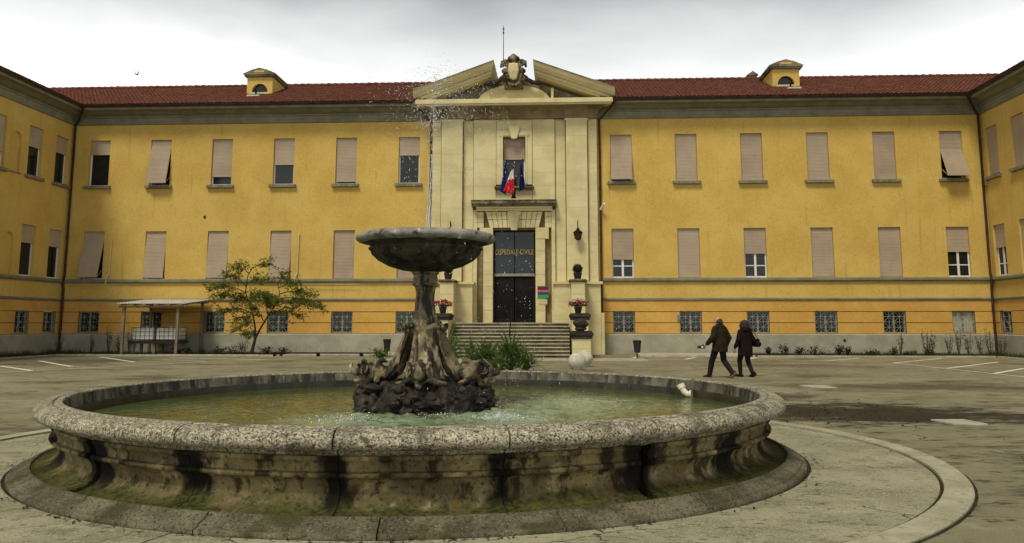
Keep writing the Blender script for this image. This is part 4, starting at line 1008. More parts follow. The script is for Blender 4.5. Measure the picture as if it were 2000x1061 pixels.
def pedestal(x0, x1, y0, y1, zb, zt, cap, lab, capmat='black_stone'):
    t = empty('stone_pedestal', ((x0+x1)/2, (y0+y1)/2, 0), label=lab, cat='pedestal', group='pedestals flanking the steps')
    w, d = (x1-x0)/2, (y1-y0)/2
    nb = max(1, round((zt-zb)/0.6))
    for k in range(nb):
        MB().cbox(-w, -d, zb+(zt-zb)*k/nb+0.004, w, d, zb+(zt-zb)*(k+1)/nb-0.004, 0.012).build('stone_block', 'portal_stone', t)
    m = MB(); m.cbox(-w-0.06, -d-0.06, zt, w+0.06, d+0.06, zt+cap*0.35, 0.02); m.cbox(-w-0.11, -d-0.11, zt+cap*0.35, w+0.11, d+0.11, zt+cap*0.8, 0.03); m.cbox(-w-0.05, -d-0.05, zt+cap*0.8, w+0.05, d+0.05, zt+cap, 0.02)
    m.build('cap', capmat, t)
for sx, side in ((1, 'right'), (-1, 'left')):
    def q(a, b): return tuple(sorted((CX+sx*a, CX+sx*b)))
    end = 'behind the white stone balls' if sx > 0 else 'behind the fountain column'
    pedestal(*q(2.88, 3.70), 37.9, 38.8, 0, 0.90, 0.34, 'low stone pedestal at the foot of the steps, '+end)
    pedestal(*q(2.90, 3.68), 40.2, 41.5, 0, 1.73, 0.31, 'stone pedestal under the pink flowers, '+end, 'black_stone')
    pedestal(*q(2.93, 3.62), 42.5, 43.5, 0, 3.60, 0.15, 'tall stone pedestal under the clipped bush, '+('right' if sx > 0 else 'left')+' of the door', 'weathered_stone')
    # low cheek wall
    ck = empty('stair_cheek', (CX+sx*3.28, 39.5, 0), label='low stone cheek wall at the '+side+' side of the entrance steps', cat='wall', group='cheek walls of the steps')
    MB().cbox(-0.36, -0.7, 0, 0.36, 0.68, 0.95, 0.015).build('stone_block', 'portal_stone', ck)
    MB().cbox(-0.36, 2.05, 0, 0.36, 2.98, 1.9, 0.015).build('stone_block', 'portal_stone', ck)
    # dark stone finial on the low pedestal
    b = blob('stone_finial', [('b', (0, 0, 0.10), 0.26, 0.26, 0.10), ('b', (0, 0, 0.34), 0.33, 0.31, 0.22), ('b', (0.12*sx, -0.1, 0.30), 0.22, 0.2, 0.16), ('b', (-0.16, 0.0, 0.38), 0.2, 0.2, 0.14)], 'black_stone', None, 0.025, 2, 0.02, 7, loc=(CX+sx*3.27, 38.35, 1.225))
    tag(b, 'dark weathered stone lump crowning the low pedestal, '+end, 'finial', 'stone finials at the steps')
    # flower pot with pink flowers
    t = empty('flower_pot', (CX+sx*3.22, 40.75, 2.04), label='black pot of pink flowers on the middle pedestal, '+end, cat='flower pot', group='pots of pink flowers')
    MB().lathe([(0, 0), (0.13, 0), (0.19, 0.27), (0.205, 0.27), (0.205, 0.31), (0.175, 0.31), (0.17, 0.26), (0, 0.26)], 16).build('pot', 'black_plastic', t, smooth=40)
    fl = MB(); lv = MB()
    for k in range(260):
        a = random.uniform(0, 2*pi); e = random.random(); r = 0.46*e**0.6; z = 0.34+0.34*random.random()*(1.05-e*0.5)
        p = Vector((r*cos(a), r*sin(a), z)); s_ = random.uniform(0.035, 0.07)
        tgt = fl if random.random() < 0.62 and z > 0.40 else lv
        d1 = Vector((random.uniform(-1,1), random.uniform(-1,1), random.uniform(-1,1))).normalized(); d2 = d1.cross(Vector((random.random(), random.random(), 1))).normalized()
        tgt.quad(p-d1*s_, p-d2*s_*0.7, p+d1*s_, p+d2*s_*0.7)
    for k in range(24):
        a = 2*pi*k/24; lv.tube([(0.03*cos(a), 0.03*sin(a), 0.26), (0.34*cos(a)*random.random(), 0.34*sin(a)*random.random(), 0.5)], 0.006, 3)
    fl.build('flowers', 'petal_pink', t, fix=False); lv.build('leaves', 'leaf_dark', t, fix=False)
    # clipped bush in a pot on the tall pedestal
    t = empty('topiary_pot', (CX+sx*3.27, 43.0, 3.75), label='round clipped bush in a black pot on the '+side+' tall pedestal', cat='potted bush', group='clipped bushes flanking the door')
    MB().lathe([(0, 0), (0.16, 0), (0.21, 0.28), (0.225, 0.28), (0.225, 0.33), (0.19, 0.33), (0.18, 0.28), (0, 0.28)], 16).build('pot', 'black_plastic', t, smooth=40)
    lf = MB()
    for k in range(900):
        d0 = Vector((random.gauss(0,1), random.gauss(0,1), random.gauss(0,1))).normalized(); p = d0*random.uniform(0.19, 0.275)+Vector((0, 0, 0.53))
        a_ = d0.cross(Vector((random.random(), random.random(), random.random()))).normalized(); b_ = (d0*0.5+a_.cross(d0)).normalized(); s_ = random.uniform(0.015, 0.032)
        lf.quad(p-a_*s_, p-b_*s_, p+a_*s_, p+b_*s_)
    lf.ball((0, 0, 0.53), 0.2, 12, 8); lf.tube([(0,0,0.27),(0,0,0.4)], 0.03, 6)
    lf.build('foliage', 'leaf_dark', t, fix=False)
# two white stone balls
for x, y, r, lab in ((0.66, 29.6, 0.30, 'white stone ball nearest the fountain rim'), (0.99, 31.8, 0.31, 'white stone ball farther back, partly behind the other ball')):
    b = blob('stone_ball', [('b', (0, 0, r-0.02), r, r, r), ('t', [(0,0,-0.02),(0,0,0.03)], [0.16, 0.14])], 'white_stone', None, 0.03, 2, 0.005, 5, loc=(x, y, 0))
    tag(b, lab, 'stone ball', 'white stone balls before the steps')

# ------------------------------------------------------------------ fountain basin
fb = empty('fountain_basin', (FX, FY, 0), label='wide round stone fountain basin with rounded mossy rim in the foreground', cat='fountain')
NR = 20; J0 = R(-90.6)
RIM = [(4.02,0.52),(4.02,0.745),(4.03,0.757),(4.085,0.757),(4.095,0.752),(4.102,0.732),(4.112,0.732),(4.12,0.75),(4.15,0.756),(4.21,0.748),(4.255,0.722),(4.285,0.69),(4.292,0.66),(4.285,0.625),(4.255,0.602),(4.21,0.592),(4.15,0.588),(4.13,0.56),(4.08,0.53)]
WALL = [(4.03,0.54),(4.12,0.54),(4.125,0.51),(4.10,0.49),(4.085,0.45),(4.085,0.42),(4.12,0.412),(4.13,0.395),(4.12,0.378),(4.08,0.368),(4.045,0.345),(4.02,0.30),(4.02,0.25),(4.045,0.20),(4.10,0.155),(4.18,0.128),(4.27,0.113),(4.28,0.10),(4.28,0.0),(3.95,0.0)]
BASE = [(4.24,0.0),(4.265,0.112),(4.28,0.132),(4.305,0.132),(4.316,0.108),(4.42,0.070),(4.428,0.052),(4.438,0.05),(4.472,0.048),(4.482,0.036),(4.482,0.0)]
def jitter_mesh(me, amp, scale, rz):
    M_ = Matrix.Rotation(rz, 3, 'Z')
    for v in me.vertices:
        p = M_ @ v.co
        k = mnoise.noise(p*scale)+0.5*mnoise.noise(p*scale*2.7)
        rr = hypot(v.co.x, v.co.y)
        v.co.x += v.co.x/rr*k*amp; v.co.y += v.co.y/rr*k*amp; v.co.z += k*amp*0.5
def ring_piece(name, prof, a0, a1, mat, n, amp=0.006):
    me = MB().lathe(prof, n, a0, a1, closed=True, caps=True).mesh(name, mat, smooth=45)
    jitter_mesh(me, amp, 6.0, 0.0)
    return put(name, me, fb)
def dense(prof, step):
    out = []
    for (a, b), (c, d) in zip(prof, prof[1:]):
        n = max(1, int(hypot(c-a, d-b)/step)); out += [(a+(c-a)*i/n, b+(d-b)*i/n) for i in range(n)]
    out.append(prof[-1]); return out
wide = {NR-2, 2, 6, 10, 14}
for k in range(NR):
    a0, a1 = J0+2*pi*k/NR, J0+2*pi*(k+1)/NR
    ring_piece('rim_stone', dense(RIM, 0.05), a0+0.0018, a1-0.0018, 'rim_stone', 22, 0.007)
    g0 = R(0.75) if k in wide else 0.0009; g1 = R(0.75) if (k+1) % NR in wide else 0.0009
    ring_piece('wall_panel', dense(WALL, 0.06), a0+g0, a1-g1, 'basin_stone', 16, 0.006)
    b0 = a0+R(5)
    ring_piece('base_stone', dense(BASE, 0.06), b0+0.0009, b0+2*pi/NR-0.0016, 'base_stone', 14, 0.0025)
MB().lathe([(3.99, 0.0), (3.99, 0.55)], 96).build('wall_core', 'notch_shade', fb, smooth=30)
MB().lathe([(3.97, 0.20), (3.97, 0.57), (3.982, 0.618)], 96).build('waterline_band', 'wet_algae', fb, smooth=40)
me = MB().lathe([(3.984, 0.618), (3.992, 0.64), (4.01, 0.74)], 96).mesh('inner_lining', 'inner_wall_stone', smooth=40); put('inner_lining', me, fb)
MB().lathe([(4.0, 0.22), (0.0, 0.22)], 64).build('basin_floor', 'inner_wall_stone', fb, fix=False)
# debris on the base ring and leaves at its foot
random.seed(21)
m = MB()
for k in range(420):
    a = random.uniform(0, 2*pi); r = 4.53+abs(random.gauss(0, 0.05)); s_ = random.uniform(0.008, 0.03)
    p = Vector((FX+r*cos(a), FY+r*sin(a), 0.022+random.uniform(0, 0.012))); d = Vector((random.uniform(-1,1), random.uniform(-1,1), random.uniform(-.3,.3))).normalized(); e = d.cross(Vector((0,0,1))).normalized()
    m.quad(p-d*s_, p-e*s_*0.5, p+d*s_, p+e*s_*0.5)
lit = m.build('leaf_litter', 'soil', fix=False); tag(lit, 'scattered dead leaves and dirt round the foot of the basin', 'leaf litter', kind='stuff')

# ------------------------------------------------------------------ water
WZ = 0.515
def water_mesh():
    m = MB(); nr, na = 90, 220
    src = [(FX+1.0, FY-1.3, 0.020), (FX-0.55, FY-1.45, 0.014), (FX+0.55, FY+0.3, 0.012), (FX+1.4, FY+0.5, 0.010), (FX+0.1, FY-1.2, 0.012)]
    def hgt(x, y):
        z = 0.0
        for sx, sy, a in src:
            d = hypot(x-sx, y-sy); z += a*sin(d*24)*math.exp(-d*0.9)
            z += a*1.3*mnoise.noise(Vector((x*9, y*9, 3.1)))*math.exp(-d*1.1)
        z += 0.003*mnoise.noise(Vector((x*1.6, y*6, 0.5)))+0.0012*mnoise.noise(Vector((x*5, y*13, 1.5)))
        return z
    for j in range(nr+1):
        r = 0.30+(3.99-0.30)*j/nr
        for i in range(na):
            a = 2*pi*i/na; x, y = FX+r*cos(a), FY+r*sin(a); m.v.append((x, y, WZ+hgt(x, y)))
    for j in range(nr):
        for i in range(na):
            k = (i+1) % na; m.face((j*na+i, (j+1)*na+i, (j+1)*na+k, j*na+k))
    return m.build('water', 'pool_water', smooth=80, fix=False)
tag(water_mesh(), kind='structure')

# ------------------------------------------------------------------ fountain centrepiece
fc = empty('fountain_centrepiece', (FX-0.02, FY, 0), label='dark stone fountain bowl on a column of dolphins standing in the basin', cat='fountain')
bowl = MB().lathe([(0.0,2.20),(0.15,2.20),(0.30,2.225),(0.46,2.27),(0.60,2.345),(0.68,2.42),(0.705,2.47),(0.72,2.475),(0.73,2.50),(0.70,2.515),(0.72,2.54),(0.80,2.565)], 64)
for i, v in enumerate(bowl.v):
    a = atan2(v[1], v[0]); r = hypot(v[0], v[1])
    if 0.2 < r < 0.70 and v[2] < 2.46: k = 1+0.012*abs(sin(a*11)); bowl.v[i] = (v[0]*k, v[1]*k, v[2])
bo = bowl.build('bowl', 'bowl_stone', fc, smooth=60)
me = MB().lathe(dense([(0.78,2.562),(0.85,2.575),(0.885,2.60),(0.893,2.628),(0.875,2.660),(0.83,2.685),(0.79,2.688),(0.765,2.67),(0.70,2.60),(0.5,2.50),(0.0,2.46)], 0.04), 72).mesh('bowl_rim', 'bowl_rim_stone', smooth=60)
for v in me.vertices:
    k = mnoise.noise(v.co*9); rr = hypot(v.co.x, v.co.y) or 1
    v.co.x += v.co.x/rr*k*0.008; v.co.y += v.co.y/rr*k*0.008; v.co.z += 0.006*mnoise.noise(v.co*7)
put('bowl_rim', me, bo)
MB().lathe([(0.76, 2.645), (0.0, 2.648)], 40).build('bowl_water', 'pool_water', bo, fix=False)
m = MB(); m.tube([(0,0,2.46),(0,0,2.72)], [0.03, 0.016], 8); m.build('nozzle', 'dark_metal', bo)
me = MB().lathe(dense([(0.0,2.21),(0.165,2.21),(0.172,2.18),(0.15,2.165),(0.148,2.14),(0.160,2.12),(0.160,2.07),(0.172,2.055),(0.172,2.035),(0.145,2.02),(0.128,1.99),(0.116,1.92),(0.118,1.84),(0.13,1.74),(0.15,1.64),(0.175,1.55),(0.17,1.48),(0.165,1.30),(0.19,1.05),(0.28,0.80),(0.36,0.6),(0.42,0.3)], 0.05), 32).mesh('column', 'dolphin_stone', smooth=50)
for v in me.vertices:
    k = mnoise.noise(v.co*8); rr = hypot(v.co.x, v.co.y) or 1
    v.co.x += v.co.x/rr*k*0.012; v.co.y += v.co.y/rr*k*0.012
put('column', me, fc)

def dolphin(ang, seed):
    """head low at the outer end with open mouth and round eye, body curving in and up the column to a forked tail"""
    random.seed(seed)
    c, s_ = cos(ang), sin(ang)
    def P(r, z, t=0.0): return (r*c-t*s_, r*s_+t*c, z)
    sh = [('t', [P(0.74, 0.945), P(0.64, 0.955), P(0.53, 0.93), P(0.44, 0.93), P(0.36, 0.99, 0.02), P(0.29, 1.12, 0.05), P(0.235, 1.27, 0.03), P(0.195, 1.41), P(0.15, 1.56)],
           [0.085, 0.115, 0.105, 0.10, 0.105, 0.10, 0.088, 0.072, 0.045]),
          ('t', [P(0.19, 1.46, 0.10), P(0.24, 1.25, 0.16), P(0.30, 1.08, 0.20), P(0.42, 0.90, 0.26)], [0.022, 0.03, 0.034, 0.03]),
          ('t', [P(0.17, 1.50, -0.08), P(0.23, 1.28, -0.12), P(0.33, 1.05, -0.14), P(0.46, 0.88, -0.16)], [0.02, 0.024, 0.026, 0.024]),
          ('b', P(0.72, 0.985), 0.13, 0.13, 0.125),
          ('t', [P(0.78, 0.98), P(0.87, 0.945), P(0.93, 0.955), P(0.955, 1.01), P(0.94, 1.05)], [0.085, 0.055, 0.04, 0.03, 0.018]),   # snout with the curled-up lip
          ('t', [P(0.72, 0.86), P(0.82, 0.82), P(0.89, 0.84)], [0.055, 0.042, 0.026]),                                        # lower jaw below the open mouth
          ('t', [P(0.62, 1.05), P(0.54, 1.10), P(0.47, 1.07)], [0.035, 0.034, 0.015])]                                         # crest
    for t in (-1, 1):
        sh.append(('t', [P(0.18, 1.42), P(0.235, 1.49, t*0.07), P(0.245, 1.53, t*0.14), P(0.22, 1.50, t*0.18)], [0.055, 0.045, 0.035, 0.018]))                  # tail fluke
        sh.append(('t', [P(0.57, 0.90, t*0.10), P(0.56, 0.85, t*0.20), P(0.50, 0.845, t*0.30)], [0.045, 0.035, 0.018]))         # side fin lying on the rock
        sh.append(('t', [P(0.66, 1.06, t*0.09), P(0.75, 1.09, t*0.125), P(0.83, 1.035, t*0.10)], [0.022, 0.03, 0.02]))          # brow
    d = blob('dolphin', sh, 'dolphin_stone', fc, voxel=0.012, smooth_it=1, rough=0.006, rscale=17)
    for t in (-1, 1):
        m = MB(); ce = Vector(P(0.755, 1.0, t*0.118)); n = Vector(P(0.45, 0.25, t)).normalized()
        u = n.cross(Vector((0,0,1))).normalized(); w = n.cross(u)
        for rr, th in ((0.066, 0.016), (0.036, 0.016)):
            pts = [ce+u*rr*cos(q)+w*rr*sin(q) for q in [2*pi*i/14 for i in range(15)]]
            m.tube(pts, th, 6, caps=False)
        m.ball(ce, 0.022, 8, 6)
        m.build('eye', 'dolphin_stone', d, smooth=60)
for a, sd in ((R(-4), 1), (R(176), 2), (R(-86), 3), (R(94), 4)): dolphin(a, sd)
# rocks under the dolphins
random.seed(5)
core = [('t', [(0,0,0.20),(0,0,0.46)], [0.76, 0.76], 1.0, 0)]
for k in range(34):
    a = 2*pi*k/34; q_ = 0.72+0.05*random.random(); core.append(('b', (q_*cos(a), q_*sin(a), 0.50+0.16*random.random()), 0.11, 0.11, 0.20))
core.append(('t', [(0,0,0.35),(0,0,0.74),(0,0,0.84)], [0.70, 0.70, 0.55], 1.0, 0))
blob('rock_base', core, 'wet_rock', fc, voxel=0.026, smooth_it=1, rough=0.035, rscale=9)
for k in range(120):
    a = random.uniform(0, 2*pi); lvl = random.random(); r = 0.87-0.12*lvl**2+random.uniform(-0.05, 0.02); z = 0.49+0.33*lvl
    s_ = random.uniform(0.035, 0.085)
    m = MB(); m.ball((0,0,0), s_, 8, 6, ry=s_*random.uniform(0.6, 1.3), rz=s_*random.uniform(0.4, 0.9))
    off = Vector((random.random()*50, random.random()*50, k))
    m.v = [tuple(Vector(v)*(1+0.7*mnoise.noise(Vector(v)*22+off))) for v in m.v]
    me = m.mesh('rock', 'wet_rock', smooth=20)
    put('rock', me, fc, (r*cos(a), r*sin(a), z), random.uniform(0, 6))

# ------------------------------------------------------------------ falling water and splashes
def drops(seed):
    random.seed(seed)
    m = MB()
    def drop(p, r, st=(0, 0, 1), k=1.0):
        d = Vector(st).normalized()*r*k; a = d.orthogonal().normalized()*r; b = d.cross(a).normalized()*r; p = Vector(p); n = len(m.v)
        for w in (p-d, p+a, p+b, p-a, p-b, p+d): m.v.append(tuple(w))
        for f in ((0,2,1),(0,3,2),(0,4,3),(0,1,4),(5,1,2),(5,2,3),(5,3,4),(5,4,1)): m.face([n+i for i in f])
    g9 = 9.81
    def shot(x, y, z, vx, vy, vz, n, spread, r0, r1, t0=0.0, t1=None, k=2.0, clump=True):
        t1 = t1 or (vz+math.sqrt(vz*vz+2*g9*(z-WZ)))/g9
        for i in range(n):
            t = random.uniform(t0, t1); q = t/t1
            ax, ay, az = [random.gauss(0, spread) for _ in range(3)]
            p = (x+(vx+ax)*t, y+(vy+ay)*t, z+(vz+az*0.6)*t-g9/2*t*t)
            if p[2] < WZ+0.01: continue
            if hypot(p[0]-FX, p[1]-FY) > 3.9: continue
            if clump and mnoise.noise(Vector((t*11+seed, vz*3, k))) < random.uniform(-0.35, 0.25): continue
            vel = (vx+ax, vy+ay, vz+az-g9*t)
            drop(p, r0+(r1-r0)*random.random()**1.6, vel, k)
    x0, y0 = FX-0.0, FY
    # main jet, dense near the nozzle and opening as it climbs
    shot(x0, y0, 2.70, 0.14, -0.05, 6.4, 420, 0.06, 0.002, 0.0055, 0, 0.66, 3.0)
    shot(x0, y0, 2.70, 0.20, -0.05, 6.3, 800, 0.16, 0.002, 0.007, 0.1, 1.0, 1.8)
    shot(x0, y0, 2.70, 0.0, -0.05, 6.1, 900, 0.36, 0.0015, 0.0055, 0.35, 1.05, 1.4)
    shot(x0, y0, 2.70, 0.45, -0.35, 6.1, 1700, 0.36, 0.002, 0.006, 0.45, None, 1.8)
    shot(x0, y0, 2.70, 0.85, -0.75, 5.8, 1300, 0.30, 0.0015, 0.005, 0.4, None, 1.8)
    shot(x0, y0, 2.70, -0.25, -0.2, 5.8, 300, 0.2, 0.0015, 0.005, 0.4, 1.15, 1.8)
    shot(x0, y0, 2.70, 0.15, -0.2, 6.0, 1500, 0.50, 0.002, 0.0075, 0.3, 1.15, 1.3, False)
    # ribbons of water at the foot of the jet
    for dx, w in ((-0.015, 0.007), (0.012, 0.010), (0.035, 0.005)):
        pts = []; rr = []
        for i in range(12):
            t = 0.19*i/11; pts.append((x0+dx+(0.12+dx)*t+0.006*sin(i*2.1), y0, 2.68+6.4*t-4.9*t*t)); rr.append(w*(1.1-0.7*i/11))
        m.tube(pts, rr, 5)
    # splash crowns where the water lands
    for cx_, cy_, n, rr_ in ((FX+1.02, FY-1.30, 900, 0.20), (FX-0.55, FY-1.5, 420, 0.30), (FX+0.35, FY-1.15, 120, 0.25), (FX+0.75, FY+0.9, 90, 0.3), (FX+1.9, FY+0.9, 80, 0.5)):
        for i in range(n):
            a = random.uniform(0, 2*pi); r = abs(random.gauss(0, rr_)); h = abs(random.gauss(0, 0.045))*math.exp(-r*2.2)
            drop((cx_+r*cos(a)*1.3, cy_+r*sin(a)*0.8, WZ+0.004+h), random.uniform(0.002, 0.008)*(0.6+0.7*random.random()**3), (random.uniform(-.5,.5), 0, 1), 1.2)
    o = m.build('water_spray', 'water_drop', fix=False)
    tag(o, 'jet and falling drops of water over the fountain bowl and basin', 'water spray', kind='stuff')
drops(11)
# white plastic elbow pipe at the far rim
t = empty('plastic_elbow', (1.80, 12.52, 0.50), R(-25), label='short cream plastic elbow pipe leaning on the far inner basin wall', cat='pipe')
m = MB(); m.tube([(0.09, 0, 0.06), (0.05, 0, 0.055), (0.0, 0, 0.09), (-0.035, 0, 0.15)], 0.045, 12); m.build('elbow', 'pvc', t, smooth=50)
m = MB(); m.tube([(-0.03, 0, 0.14), (-0.055, 0, 0.195)], 0.057, 12); m.tube([(0.085, 0, 0.06), (0.11, 0, 0.062)], 0.055, 12); m.build('socket', 'pvc', t, smooth=50)

# ------------------------------------------------------------------ shelter with tanks
sh = empty('timber_shelter', (-20.15, 42.6, 0), label='open lean-to shelter with pale corrugated roof against the left facade', cat='shelter')
for x, y, h in ((-1.40, -0.9, 2.35), (1.35, -0.9, 2.35), (-1.30, 1.75, 2.60), (1.45, 1.75, 2.60)):
    MB().box(x-0.06, y-0.06, 0, x+0.06, y+0.06, h).build('post', 'grey_wood', sh)
m = MB(); m.box(-1.62, -1.05, 2.34, 1.75, -0.93, 2.44); m.box(-1.62, 1.72, 2.60, 1.75, 1.82, 2.70); m.build('beam', 'grey_wood', sh)
for i in range(6):
    x = -1.5+i*0.62; MB().prism([(-1.1, 2.445), (1.9, 2.705), (1.9, 2.785), (-1.1, 2.525)], x, x+0.07, 'x').build('rafter', 'grey_wood', sh)
m = MB(); n = 44
for i in range(n+1):
    x = -1.72+3.40*i/n; zz = 0.018*(1 if i % 2 else -1)
    m.v += [(x, -1.22, 2.545+zz), (x, 1.98, 2.82+zz)]
for i in range(n): m.face((2*i, 2*i+2, 2*i+3, 2*i+1))
o = m.build('roof_sheet', 'corrugated_sheet', sh, fix=False); sd = o.modifiers.new('thickness', 'SOLIDIFY'); sd.thickness = 0.012
t = empty('tank_stand', (-20.2, 42.75, 0), label='low dark platform carrying two white tanks under the shelter', cat='platform')
m = MB(); m.box(-1.28, -0.6, 0.56, 1.28, 0.6, 0.70); m.build('deck', 'black_plastic', t)
for x in (-1.1, 0, 1.1):
    for y in (-0.45, 0.45): MB().box(x-0.06, y-0.06, 0, x+0.06, y+0.06, 0.56).build('leg', 'grey_wood', t)
for x, lab in ((-20.80, 'white plastic tank in a wire cage, left one under the shelter'), (-19.58, 'white plastic tank in a wire cage, right one under the shelter')):
    t = empty('water_tank', (x, 42.75, 0.70), label=lab, cat='tank', group='caged tanks under the shelter')
    m = MB(); m.cbox(-0.55, -0.5, 0.03, 0.55, 0.5, 0.66, 0.06); m.tube([(0,0,0.66),(0,0,0.70)], 0.12, 10); m.build('tank', 'tank_plastic', t)
    m = MB()
    for k in range(6):
        u = -0.58+1.16*k/5; m.tube([(u,-0.53,0.0),(u,-0.53,0.68)], 0.010, 4); m.tube([(u,0.53,0.0),(u,0.53,0.68)], 0.010, 4)
    for zz in (0.06, 0.25, 0.45, 0.66):
        m.tube([(-0.58,-0.53,zz),(0.58,-0.53,zz),(0.58,0.53,zz),(-0.58,0.53,zz),(-0.58,-0.53,zz)], 0.010, 4)
    m.build('cage', 'gutter_metal', t)

# ------------------------------------------------------------------ bins, rack
for x, y, z, lab in ((-8.08, 40.6, 0.0, 'black litter bin on a post by the left facade, behind the fountain'), (3.52, 38.4, 0.0, 'black litter bin on a post left of the walking couple')):
    t = empty('litter_bin', (x, y, z), label=lab, cat='litter bin', group='black litter bins')
    m = MB(); m.tube([(0,0.12,0),(0,0.12,0.6)], 0.03, 8); m.box(-0.12,0.0,0,0.12,0.24,0.015); m.build('post', 'dark_metal', t)
    m = MB(); m.lathe([(0.0,0.28),(0.13,0.28),(0.175,0.72),(0.19,0.72),(0.19,0.80),(0.16,0.80),(0.155,0.70),(0.0,0.68)], 18); m.build('bucket', 'black_plastic', t, smooth=40)
    m = MB(); m.box(-0.15,-0.2,0.80,0.15,0.18,0.83); m.build('lid', 'black_plastic', t)
rk = empty('bike_rack', (-11.0, 41.0, 0), label='long low metal bicycle rack before the left plinth', cat='bike rack')
m = MB(); m.tube([(-2.6,-0.15,0.16),(2.6,-0.15,0.16)], 0.03, 6); m.tube([(-2.6,0.2,0.16),(2.6,0.2,0.16)], 0.025, 6)
for x in (-2.6, -0.5, 1.6, 2.6): m.box(x-0.03,-0.2,0,x+0.03,0.25,0.15)
m.build('rail', 'dark_metal', rk)
hm = MB().tube([(-0.11,0,0.0),(-0.11,0,0.22),(-0.08,0,0.29),(0,0,0.32),(0.08,0,0.29),(0.11,0,0.22),(0.11,0,0.0)], 0.009, 5).mesh('hoop', 'grey_paint')
for i in range(11): put('hoop', hm, rk, (-2.45+i*0.49, 0.03, 0.16))
t = empty('stone_bench', (-2.72, 26.2, 0), label='low grey slab bench among the spiky plants behind the fountain', cat='bench')
MB().cbox(-0.34, -0.2, 0.36, 0.34, 0.2, 0.44, 0.012).build('seat', 'kerb_concrete', t)
for x in (-0.25, 0.25): MB().cbox(x-0.05, -0.16, 0, x+0.05, 0.16, 0.36, 0.01).build('leg', 'kerb_concrete', t)

# ------------------------------------------------------------------ plants
def leaf(m, p, d, L, w, up=None):
    d = Vector(d).normalized(); a = d.cross(up or Vector((random.uniform(-1,1), random.uniform(-1,1), random.uniform(-1,1))))
    if a.length < 1e-4: return
    a = a.normalized()*w; p = Vector(p)
    m.quad(p, p+d*L*0.5+a, p+d*L, p+d*L*0.5-a)

def tree():
    random.seed(31)
    t = empty('small_tree', (-14.95, 41.55, 0), label='leaning two-stemmed young tree with feathery leaves by the left facade', cat='tree')
    tr = MB(); br = MB(); lv = MB()
    def path(pts, r0, r1, m):
        P_ = [Vector(p) for p in pts]; n = len(P_)
        m.tube(P_, [r0+(r1-r0)*i/(n-1) for i in range(n)], 6)
    path([(0,0,-0.05),(0.02,0,0.25),(0.10,0,0.55),(0.16,0,0.85)], 0.095, 0.07, tr)
    stems = [[(0.14,0,0.75),(0.12,0.05,1.3),(-0.02,0.1,1.9),(-0.25,0.1,2.5),(-0.45,0.05,3.1),(-0.35,0,3.9),(-0.1,0,4.35)],
             [(0.16,0,0.82),(0.42,-0.1,1.3),(0.75,-0.15,1.85),(1.1,-0.1,2.4),(1.3,0,3.0),(1.15,0,3.6)]]
    for s_ in stems: path(s_, 0.058, 0.016, tr)
    tr.build('trunk', 'bark', t, smooth=50)
    ends = []
    # main boughs: (start, end, sag, leaf size)
    bs = [((-0.25,0.1,2.5),(-2.0,0.2,3.0)), ((-0.1,0.1,2.1),(-1.6,-0.2,2.2)), ((-0.45,0.05,3.1),(-2.3,0,3.35)), ((-0.42,0,3.4),(-1.5,0.3,4.0)), ((-0.3,0,4.0),(-0.9,-0.1,4.4)),
          ((-0.2,0,4.2),(0.6,0.1,4.55)), ((-0.4,0,3.5),(0.6,-0.2,3.7)), ((1.1,-0.1,2.4),(2.9,-0.1,2.45)), ((0.9,-0.1,2.1),(2.3,0.2,1.95)), ((1.3,0,3.0),(2.9,0.1,3.0)),
          ((1.25,0,3.3),(2.2,-0.2,3.55)), ((1.2,0,3.5),(1.5,0.2,4.05)), ((1.3,0,2.8),(3.5,0,2.35)), ((0.6,-0.1,1.7),(0.2,-0.8,2.4)), ((0.0,0.1,1.9),(-0.9,0.4,1.75)),
          ((0.9,-0.1,2.2),(0.5,0.9,2.9)), ((-0.3,0.1,2.7),(0.4,-0.8,2.9)), ((1.0,-0.1,2.3),(1.5,-0.9,2.7)), ((-0.3,0.1,2.6),(-1.0,0.9,2.9)), ((0.3,0,1.2),(-0.3,0.1,1.0)),
          ((0.7,0,2.0),(0.8,-0.3,2.9)), ((-0.2,0,2.6),(0.3,0.2,3.0)), ((0.1,0,1.6),(-0.7,-0.2,1.3))]
    for p, q in bs:
        p, q = Vector(p), Vector(q); L = (q-p).length; pts = []
        for i in range(6):
            u = i/5; c = p.lerp(q, u); c.z += 0.28*L*0.35*sin(pi*u)-0.10*u*u*L*0.5; c += Vector((random.uniform(-.04,.04), random.uniform(-.04,.04), random.uniform(-.03,.03))); pts.append(c)
        br.tube(pts, [0.026-0.021*i/5 for i in range(6)], 5)
        nt = int(14*L)+7
        for k in range(nt):
            u = random.uniform(0.22, 1.0)
            i = min(int(u*5), 4); c = pts[i].lerp(pts[i+1], u*5-i)
            base_d = (q-p).normalized()
            d = (base_d*random.uniform(0.3, 1.0)+Vector((random.gauss(0,0.6), random.gauss(0,0.6), random.gauss(0.05,0.4)))).normalized()
            tl = random.uniform(0.25, 0.6); e = c+d*tl+Vector((0,0,-0.12*tl))
            br.tube([c, c.lerp(e, 0.5)+Vector((0,0,0.03)), e], [0.006, 0.004, 0.002], 3)
            nl = random.randint(9, 17)
            for j in range(nl):
                w = random.uniform(0.1, 1.05); cc = c.lerp(e, w)+Vector((random.gauss(0,0.05), random.gauss(0,0.05), random.gauss(0,0.04)))
                ld = (d*0.6+Vector((random.gauss(0,0.7), random.gauss(0,0.7), random.uniform(-0.9,0.4)))).normalized()
                leaf(lv, cc, ld, random.uniform(0.10, 0.21), random.uniform(0.018, 0.038))
    br.build('branches', 'bark', t, fix=False); tag(lv.build('crown', 'leaf_tree', t, fix=False))
tree()

